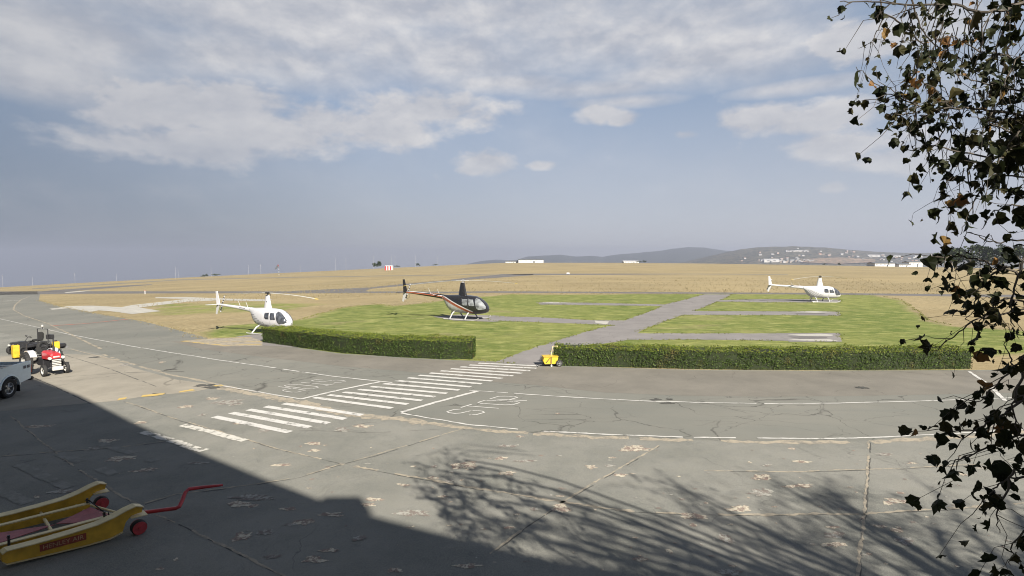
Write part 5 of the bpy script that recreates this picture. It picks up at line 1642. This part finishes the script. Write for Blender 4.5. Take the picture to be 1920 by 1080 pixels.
            leaf_shape(lf, e[3], Vector((rr.uniform(-1, 1), rr.uniform(-1, 1), rr.uniform(-.4, 1))), Vector((rr.uniform(-.6, .6), 0, -1)), rr.uniform(.04, .09), rr)
        # join the twig to the nearest drooping limb beyond the picture's edge
        s = c[0]
        if pts[0][0] > 1960:
            tg = min((v for L in limbs for v in L if v.z > s.z - .1), key=lambda v: (v - s).length, default=None)
            if tg is not None:
                m = s.lerp(tg, .5) + Vector((0, 0, -.06))
                twig.tube([s, m, tg], [r0, r0 * 1.2, r0 * 1.4], 5, cap=False)
        elif pts[0][1] < 0:
            twig.tube([s, s + Vector((.5, -.3, .5)), s + Vector((1.5, -1.0, 1.2)), s + Vector((3.2, -1.8, 1.5))], [r0, r0 * 1.2, r0 * 1.5, r0 * 2], 5, cap=False)
    # extra hanging threads
    for _ in range(80):
        px = rr.uniform(1690, 1925); py = rr.uniform(-20, 330); D = rr.uniform(3.5, 5)
        if px < 1780 and py > 250: continue
        q = [P3(px, py, D)]
        dx = rr.uniform(-26, 14)
        for k in range(4): px += dx * .4 + rr.uniform(-6, 6); py += rr.uniform(14, 30); q.append(P3(px, py, D))
        twig.tube(q, [.005, .004, .003, .002, .0015], 3, cap=False)
        leaves_on(q, .13, .04, .08, brown=.06)
    wood.build('trunk', M['bark'], T, smooth=True)
    twig.build('twigs', M['twig'], T)
    lf.build('crown', M['leaf'], T)
    br.build('autumn_leaves', M['leafbrown'], T)


big_tree()


# ------------------------------------------------------------------ far trees
def far_tree(loc, h, w_, label, group, seed, name='tree', trunk=True):
    rr = random.Random(seed)
    T = thing(name, label, 'tree' if name == 'tree' else 'bush', loc, 0, group)
    if trunk:
        mb = MB(); mb.tube([(0, 0, -.2), (.05 * h * rr.uniform(-1, 1), 0, h * .3), (0, 0, h * .7)], [.035 * h, .025 * h, .01 * h], 7)
        for k in range(4):
            a = rr.uniform(0, 6.28); mb.tube([(0, 0, h * .3), (math.cos(a) * w_ * .3, math.sin(a) * w_ * .3, h * .65)], [.018 * h, .006 * h], 5)
        mb.build('trunk', M['bark'], T)
    mb = MB(); cl = [(rr.uniform(-.34, .34) * w_, rr.uniform(-.34, .34) * w_, h * rr.uniform(.34, .82), rr.uniform(.16, .28)) for _ in range(9)]
    for (cx, cy, cz, r) in cl:
        for _ in range(90):
            d = Vector((rr.gauss(0, 1), rr.gauss(0, 1), rr.gauss(0, 1))).normalized() * (rr.random() ** .4)
            q = Vector((cx, cy, cz)) + Vector((d.x * w_ * r, d.y * w_ * r, d.z * h * r * .75)); 
            if q.z < .02 * h: q.z = .02 * h
            n_ = Vector((rr.uniform(-1, 1), rr.uniform(-1, 1), rr.uniform(-1, 1))).normalized(); a = n_.orthogonal().normalized(); b = n_.cross(a); s = rr.uniform(.03, .06) * h
            mb.add([q - a * s, q + b * s * .7, q + a * s, q - b * s * .7], [(0, 1, 2, 3)])
    mb.build('crown', M['fartree'], T)
    return T


k = 0
for px, D, hpx, wpx, lab in [(1758, 330, 24, 24, 'leftmost dark tree of the far clump behind the twigs'), (1785, 300, 36, 40, 'broad round-headed tree in the far clump at right'), (1818, 310, 40, 44, 'tallest dark tree of the far clump at right'),
                             (1850, 320, 34, 36, 'dark tree right of the tallest one in the far clump'), (1880, 300, 36, 40, 'dark far tree partly behind hanging twigs near the right edge'), (1912, 310, 38, 40, 'far tree cut by the right edge of the picture')]:
    far_tree(at(px, D), (hpx + 5200 / D - 4) * D / F, wpx * D / F, lab, 'far trees on the right', 200 + k); k += 1
for px, D, h, w_, lab in [(709, 640, 9.5, 10, 'dark bush beside a thin mast on the field horizon'), (702, 640, 8, 3.5, 'narrow dark bush left of the bushy one by the striped hut'), (745, 640, 3.4, 8, 'low dark bush just right of the striped hut'), (785, 660, 4.5, 6, 'small rounded bush alone on the horizon'), (816, 660, 3.0, 8, 'flat dark bush right of the small rounded one on the horizon'),
                          (1197, 640, 3.0, 9, 'low dark bush on the horizon left of the hills centre'), (1208, 640, 3.6, 5, 'taller dark bush on the horizon near the hills centre'), (1545, 640, 2.6, 6, 'low dark bush on the horizon behind the far helicopter'), (1573, 640, 3.8, 5, 'rounded dark bush on the horizon right of the far helicopter rotor')]:
    far_tree(at(px, D), h, w_, lab, 'bushes on the field horizon', 300 + k, name='bush', trunk=False); k += 1


# ------------------------------------------------------------------ field furniture
def mast(px, D, hpx, label, lamp=False, strip=False):
    p = at(px, D); h = (hpx) * D / F
    T = thing('mast', label, 'mast', p, 0, 'thin masts along the horizon')
    r = .00011 * D
    mb = MB(); mb.tube([(0, 0, -.3), (0, 0, h)], [r * 1.3, r], 6)
    if strip:
        mb.mi = [0] * len(mb.mi)
    mb.build('pole', M['mast'], T)
    if lamp:
        mb = MB(); mb.cbox((0, 0, h + .2), (r * 7, r * 4, .8), .05); mb.build('lamp_head', M['mast'], T)
    else:
        mb = MB(); mb.tube([(-r * 3, 0, h * .93), (r * 3, 0, h * .93)], r * .6, 5); mb.build('crossarm', M['mast'], T)
    return T


for px, D, hpx, lab, lamp in [(4, 560, 21, 'lamp mast at the far left edge of the horizon', True), (60, 560, 17, 'thin pale mast second from the left edge', False), (140, 580, 17, 'short pale mast third from the left edge', True), (218, 600, 13, 'very short mast left of the twin mast', False),
                              (329, 560, 22, 'left one of the close pair of masts left of the two sheds', False), (334, 600, 18, 'right one of the close pair of masts left of the two sheds', False), (396, 560, 19, 'mast rising between the two dark bushes', False),
                              (466, 600, 19, 'mast left of the lamp mast by the windsock', False), (489, 590, 17, 'lamp mast just left of the windsock', True), (563, 600, 14, 'faint mast right of the windsock', False), (629, 600, 25, 'left one of two tall masts between windsock and striped hut', False),
                              (649, 600, 24, 'right one of two tall masts between windsock and striped hut', False), (701, 610, 25, 'mast behind the narrow bush left of the striped hut', False), (734, 600, 24, 'tall mast right behind the striped hut', False), (741, 600, 22, 'lamp mast right of the striped hut', True),
                              (779, 610, 22, 'thin mast left of the small rounded bush', False), (820, 610, 20, 'thin mast beside the flat bush', False), (1069, 620, 12, 'faint mast right of the long white hangar', False), (1125, 620, 11, 'faint mast in front of the blue hills', False)]:
    mast(px, D, hpx, lab, lamp)


for px, lab in ((383, 'low dark shed left of the mast on the left horizon'), (405, 'low dark shed right of the mast on the left horizon')):
    far_tree(at(px, 520), 3.8 if px < 390 else 3.6, 7.0 if px < 390 else 9, lab.replace('shed', 'bush'), 'bushes on the field horizon', px, name='bush', trunk=False)

# windsock
p = at(523, 420)
T = thing('windsock', 'dark drooping windsock on a banded pole on the left horizon', 'windsock', p)
mb = MB()
for k in range(6):
    mb.cur = k % 2; mb.tube([(0, 0, k * 1.05), (0, 0, (k + 1) * 1.05)], .22, 8)
mb.build('pole', [M['mast'], M['roof']], T)
mb = MB(); mb.ring((-.6, 0, 7.6), (-.5, 0, -.8), [(.75, -.05), (.75, .05), (.65, .05), (.65, -.05)], 16); mb.tube([(0, 0, 6.2), (0, 0, 8.3), (-.9, 0, 8.3)], .08, 5); mb.build('hoop', M['red'], T)
mb = MB(); mb.tube([(-.6, 0, 7.9), (-1.3, 0, 6.8), (-2.1, 0, 5.6), (-2.7, 0, 4.7)], [.7, .6, .48, .35], 12); mb.build('sock', M['roof'], T)

# striped hut
p = at(729.5, 430)
T = thing('striped_hut', 'red and white striped hut on the field horizon', 'hut', p)
mb = MB()
for k in range(6):
    mb.cur = k % 2; mb.box((-2.5 + k * 1.0, 0, 1.5), (1.0, 3.4, 3.6))
mb.build('wall', [M['red'], M['wallw']], T)
mb = MB(); mb.prism([(-3.1, -1.9, 3.3), (3.1, -1.9, 3.3), (2.6, -1.2, 3.7), (-2.6, -1.2, 3.7)], (0, 3.2, 0)); mb.build('roof', M['wallw'], T)


def shed(px0, px1, D, hpx, label, name='hangar', roofm='roof', pitch=.25, dep=22, base=0):
    a = at(px0, D); b = at(px1, D); c = (a + b) / 2; wd = b.x - a.x; h = hpx * D / F + 1.0
    T = thing(name, label, 'building', (c.x, c.y, min(a.z, b.z) - 1 + base))
    mb = MB(); mb.box((0, 0, h / 2), (wd, dep, h)); mb.build('wall', M['wallw'], T)
    mb = MB(); mb.prism([(-wd / 2 - .4, -dep / 2 - .5, h + .03), (-wd / 2 - .4, 0, h + pitch * 5), (-wd / 2 - .4, dep / 2 + .5, h + .03)], (wd + .8, 0, 0)); mb.build('roof', M[roofm], T)
    mb = MB(); mb.box((wd * .12, -dep / 2 - .05, h * .45), (wd * .05, .1, h * .55)); mb.build('door', M['win'], T)
    if wd > 12:
        for k in range(4):
            mb = MB(); mb.box((-wd * .4 + k * wd * .2, -dep / 2 - .04, h * .7), (wd * .05, .08, h * .16)); mb.build('window', M['win'], T)
    return T


shed(972, 1018, 690, 5.6, 'long white hangar with dark roof in front of the blue hills')
shed(948, 971, 700, 2.6, 'low white annex left of the long hangar')
shed(1632, 1669, 600, 6, 'left white shed beside the far clump of trees', dep=14)
shed(1678, 1700, 600, 4.5, 'middle white shed beside the far clump of trees', dep=12)
shed(1697, 1722, 640, 9, 'tallest white building beside the far clump of trees', dep=12)
shed(1168, 1196, 700, 2.4, 'tiny white roof low on the horizon left of a bush', roofm='wallw', dep=10)

# small field markers
p = G(1065, 514.6)
T = thing('marker_board', 'small white marker board beside the far taxiway', 'marker', p)
mb = MB(); mb.cbox((0, 0, .4), (1.0, .2, .45), .05); mb.build('panel', M['wallw'], T)
mb = MB(); mb.box((-.5, 0, .1), (.08, .08, .25)); mb.box((.5, 0, .1), (.08, .08, .25)); mb.build('foot', M['grey'], T)
p = G(272, 551.5)
T = thing('marker_post', 'short white post beside the taxiway on the left', 'marker', p)
mb = MB(); mb.tube([(0, 0, -.1), (0, 0, .9)], .09, 8); mb.build('post', M['wallw'], T)
mb = MB(); mb.disc((0, 0, .95), (0, 0, 1), .12, .08, 8); mb.build('cap', M['red'], T)

# ------------------------------------------------------------------ houses of the town on the hill
rr = random.Random(21)
wallmats = [mat('house_wall_white', (0.50, 0.49, 0.47), 0.8), mat('house_wall_sand', (0.38, 0.31, 0.24), 0.8), mat('house_wall_pink', (0.50, 0.36, 0.28), 0.8)]
roofmats = [M['roof'], mat('tile_roof', (0.30, 0.13, 0.08), 0.8), mat('sheet_roof', (0.36, 0.36, 0.37), 0.5)]
protos = {}


def house(px, y, wpx, hpx, wi, ri, label, group, D_off=0):
    p = hn.hit(px, y + hpx * .5)
    D = p.y; wd = wpx * D / F; h = max(hpx * D / F, 3)
    T = thing('house', label, 'house', p + Vector((0, -4, 0)), rr.uniform(-.25, .25), group)
    key = (wi, ri)
    if key not in protos:
        a = MB(); a.box((0, 0, .15), (1, 1, 1.7)); b = MB(); b.prism([(-.54, -.56, .98), (-.54, 0, 1.35), (-.54, .56, .98)], (1.08, 0, 0))
        c = MB(); c.box((-.22, -.506, .5), (.16, .012, .3)); c.box((.2, -.506, .5), (.16, .012, .3))
        protos[key] = [a.build('wall', wallmats[wi], T), b.build('roof', roofmats[ri], T), c.build('window_row', M['win'], T)]
        parts = protos[key]
    else:
        parts = []
        for q in protos[key]:
            n_ = q.copy(); COL.objects.link(n_); n_.parent = T; parts.append(n_)
    T.scale = (wd, 11, h)
    return T


GH = 'houses scattered over the hazy town hill'
for i in range(95):
    px = rr.uniform(1385, 1930); yr = interp(hn.prof, px)
    y = yr + 3 + rr.random() * (495 - yr - 6)
    house(px, y, rr.uniform(2.2, 5.5), rr.uniform(1.2, 2.2), rr.choice([0, 0, 1, 2]), rr.choice([0, 1, 2]), 'tiny pale house among many scattered over the hazy town hill', GH)
GR = 'row of pale houses low on the town hill'
for i in range(26):
    px = 1428 + i * 3.7 + rr.uniform(-1, 1)
    house(px, 489.5 + rr.uniform(-1.6, 1.6), rr.uniform(3, 5), rr.uniform(1.8, 3), rr.choice([0, 0, 1]), rr.choice([0, 2, 2]), 'small pale house in the bright row low on the town hill', GR)
GU = 'houses along the upper ledge of the town hill'
for i in range(12):
    px = 1478 + i * 3.2
    house(px, 470.5 + rr.uniform(-.6, .6), 3.2, 1.6, 0, 2, 'small white house in the short row just under the hilltop', GU)
house(1445, 489, 28, 4.5, 0, 2, 'long white warehouse at the left end of the bright row', 'large halls on the town hill')
house(1637, 480, 22, 3.0, 0, 2, 'white hall below the ridge, left one of three', 'large halls on the town hill')
house(1680, 481, 14, 2.4, 0, 2, 'white hall below the ridge, middle one of three', 'large halls on the town hill')
house(1720, 481, 16, 2.4, 0, 2, 'white hall below the ridge, right one of three', 'large halls on the town hill')

# ------------------------------------------------------------------ haze
mz = bpy.data.materials.new('haze'); mz.use_nodes = True
t = NT(mz.node_tree); t.n.clear()
vol = t.add('ShaderNodeVolumePrincipled'); vol.inputs['Color'].default_value = (0.58, 0.63, 0.78, 1); vol.inputs['Density'].default_value = 0.00017; vol.inputs['Anisotropy'].default_value = 0.2
out = t.add('ShaderNodeOutputMaterial'); t.l.new(vol.outputs[0], out.inputs['Volume'])
lowest = min(v[2] for v in gv) - 1
mb = MB(); zt = 166.0
mb.box((0, 4470, (lowest + zt) / 2), (18100, 9140, zt - lowest)); hz = mb.build('haze', mz); tag(hz, kind='stuff')
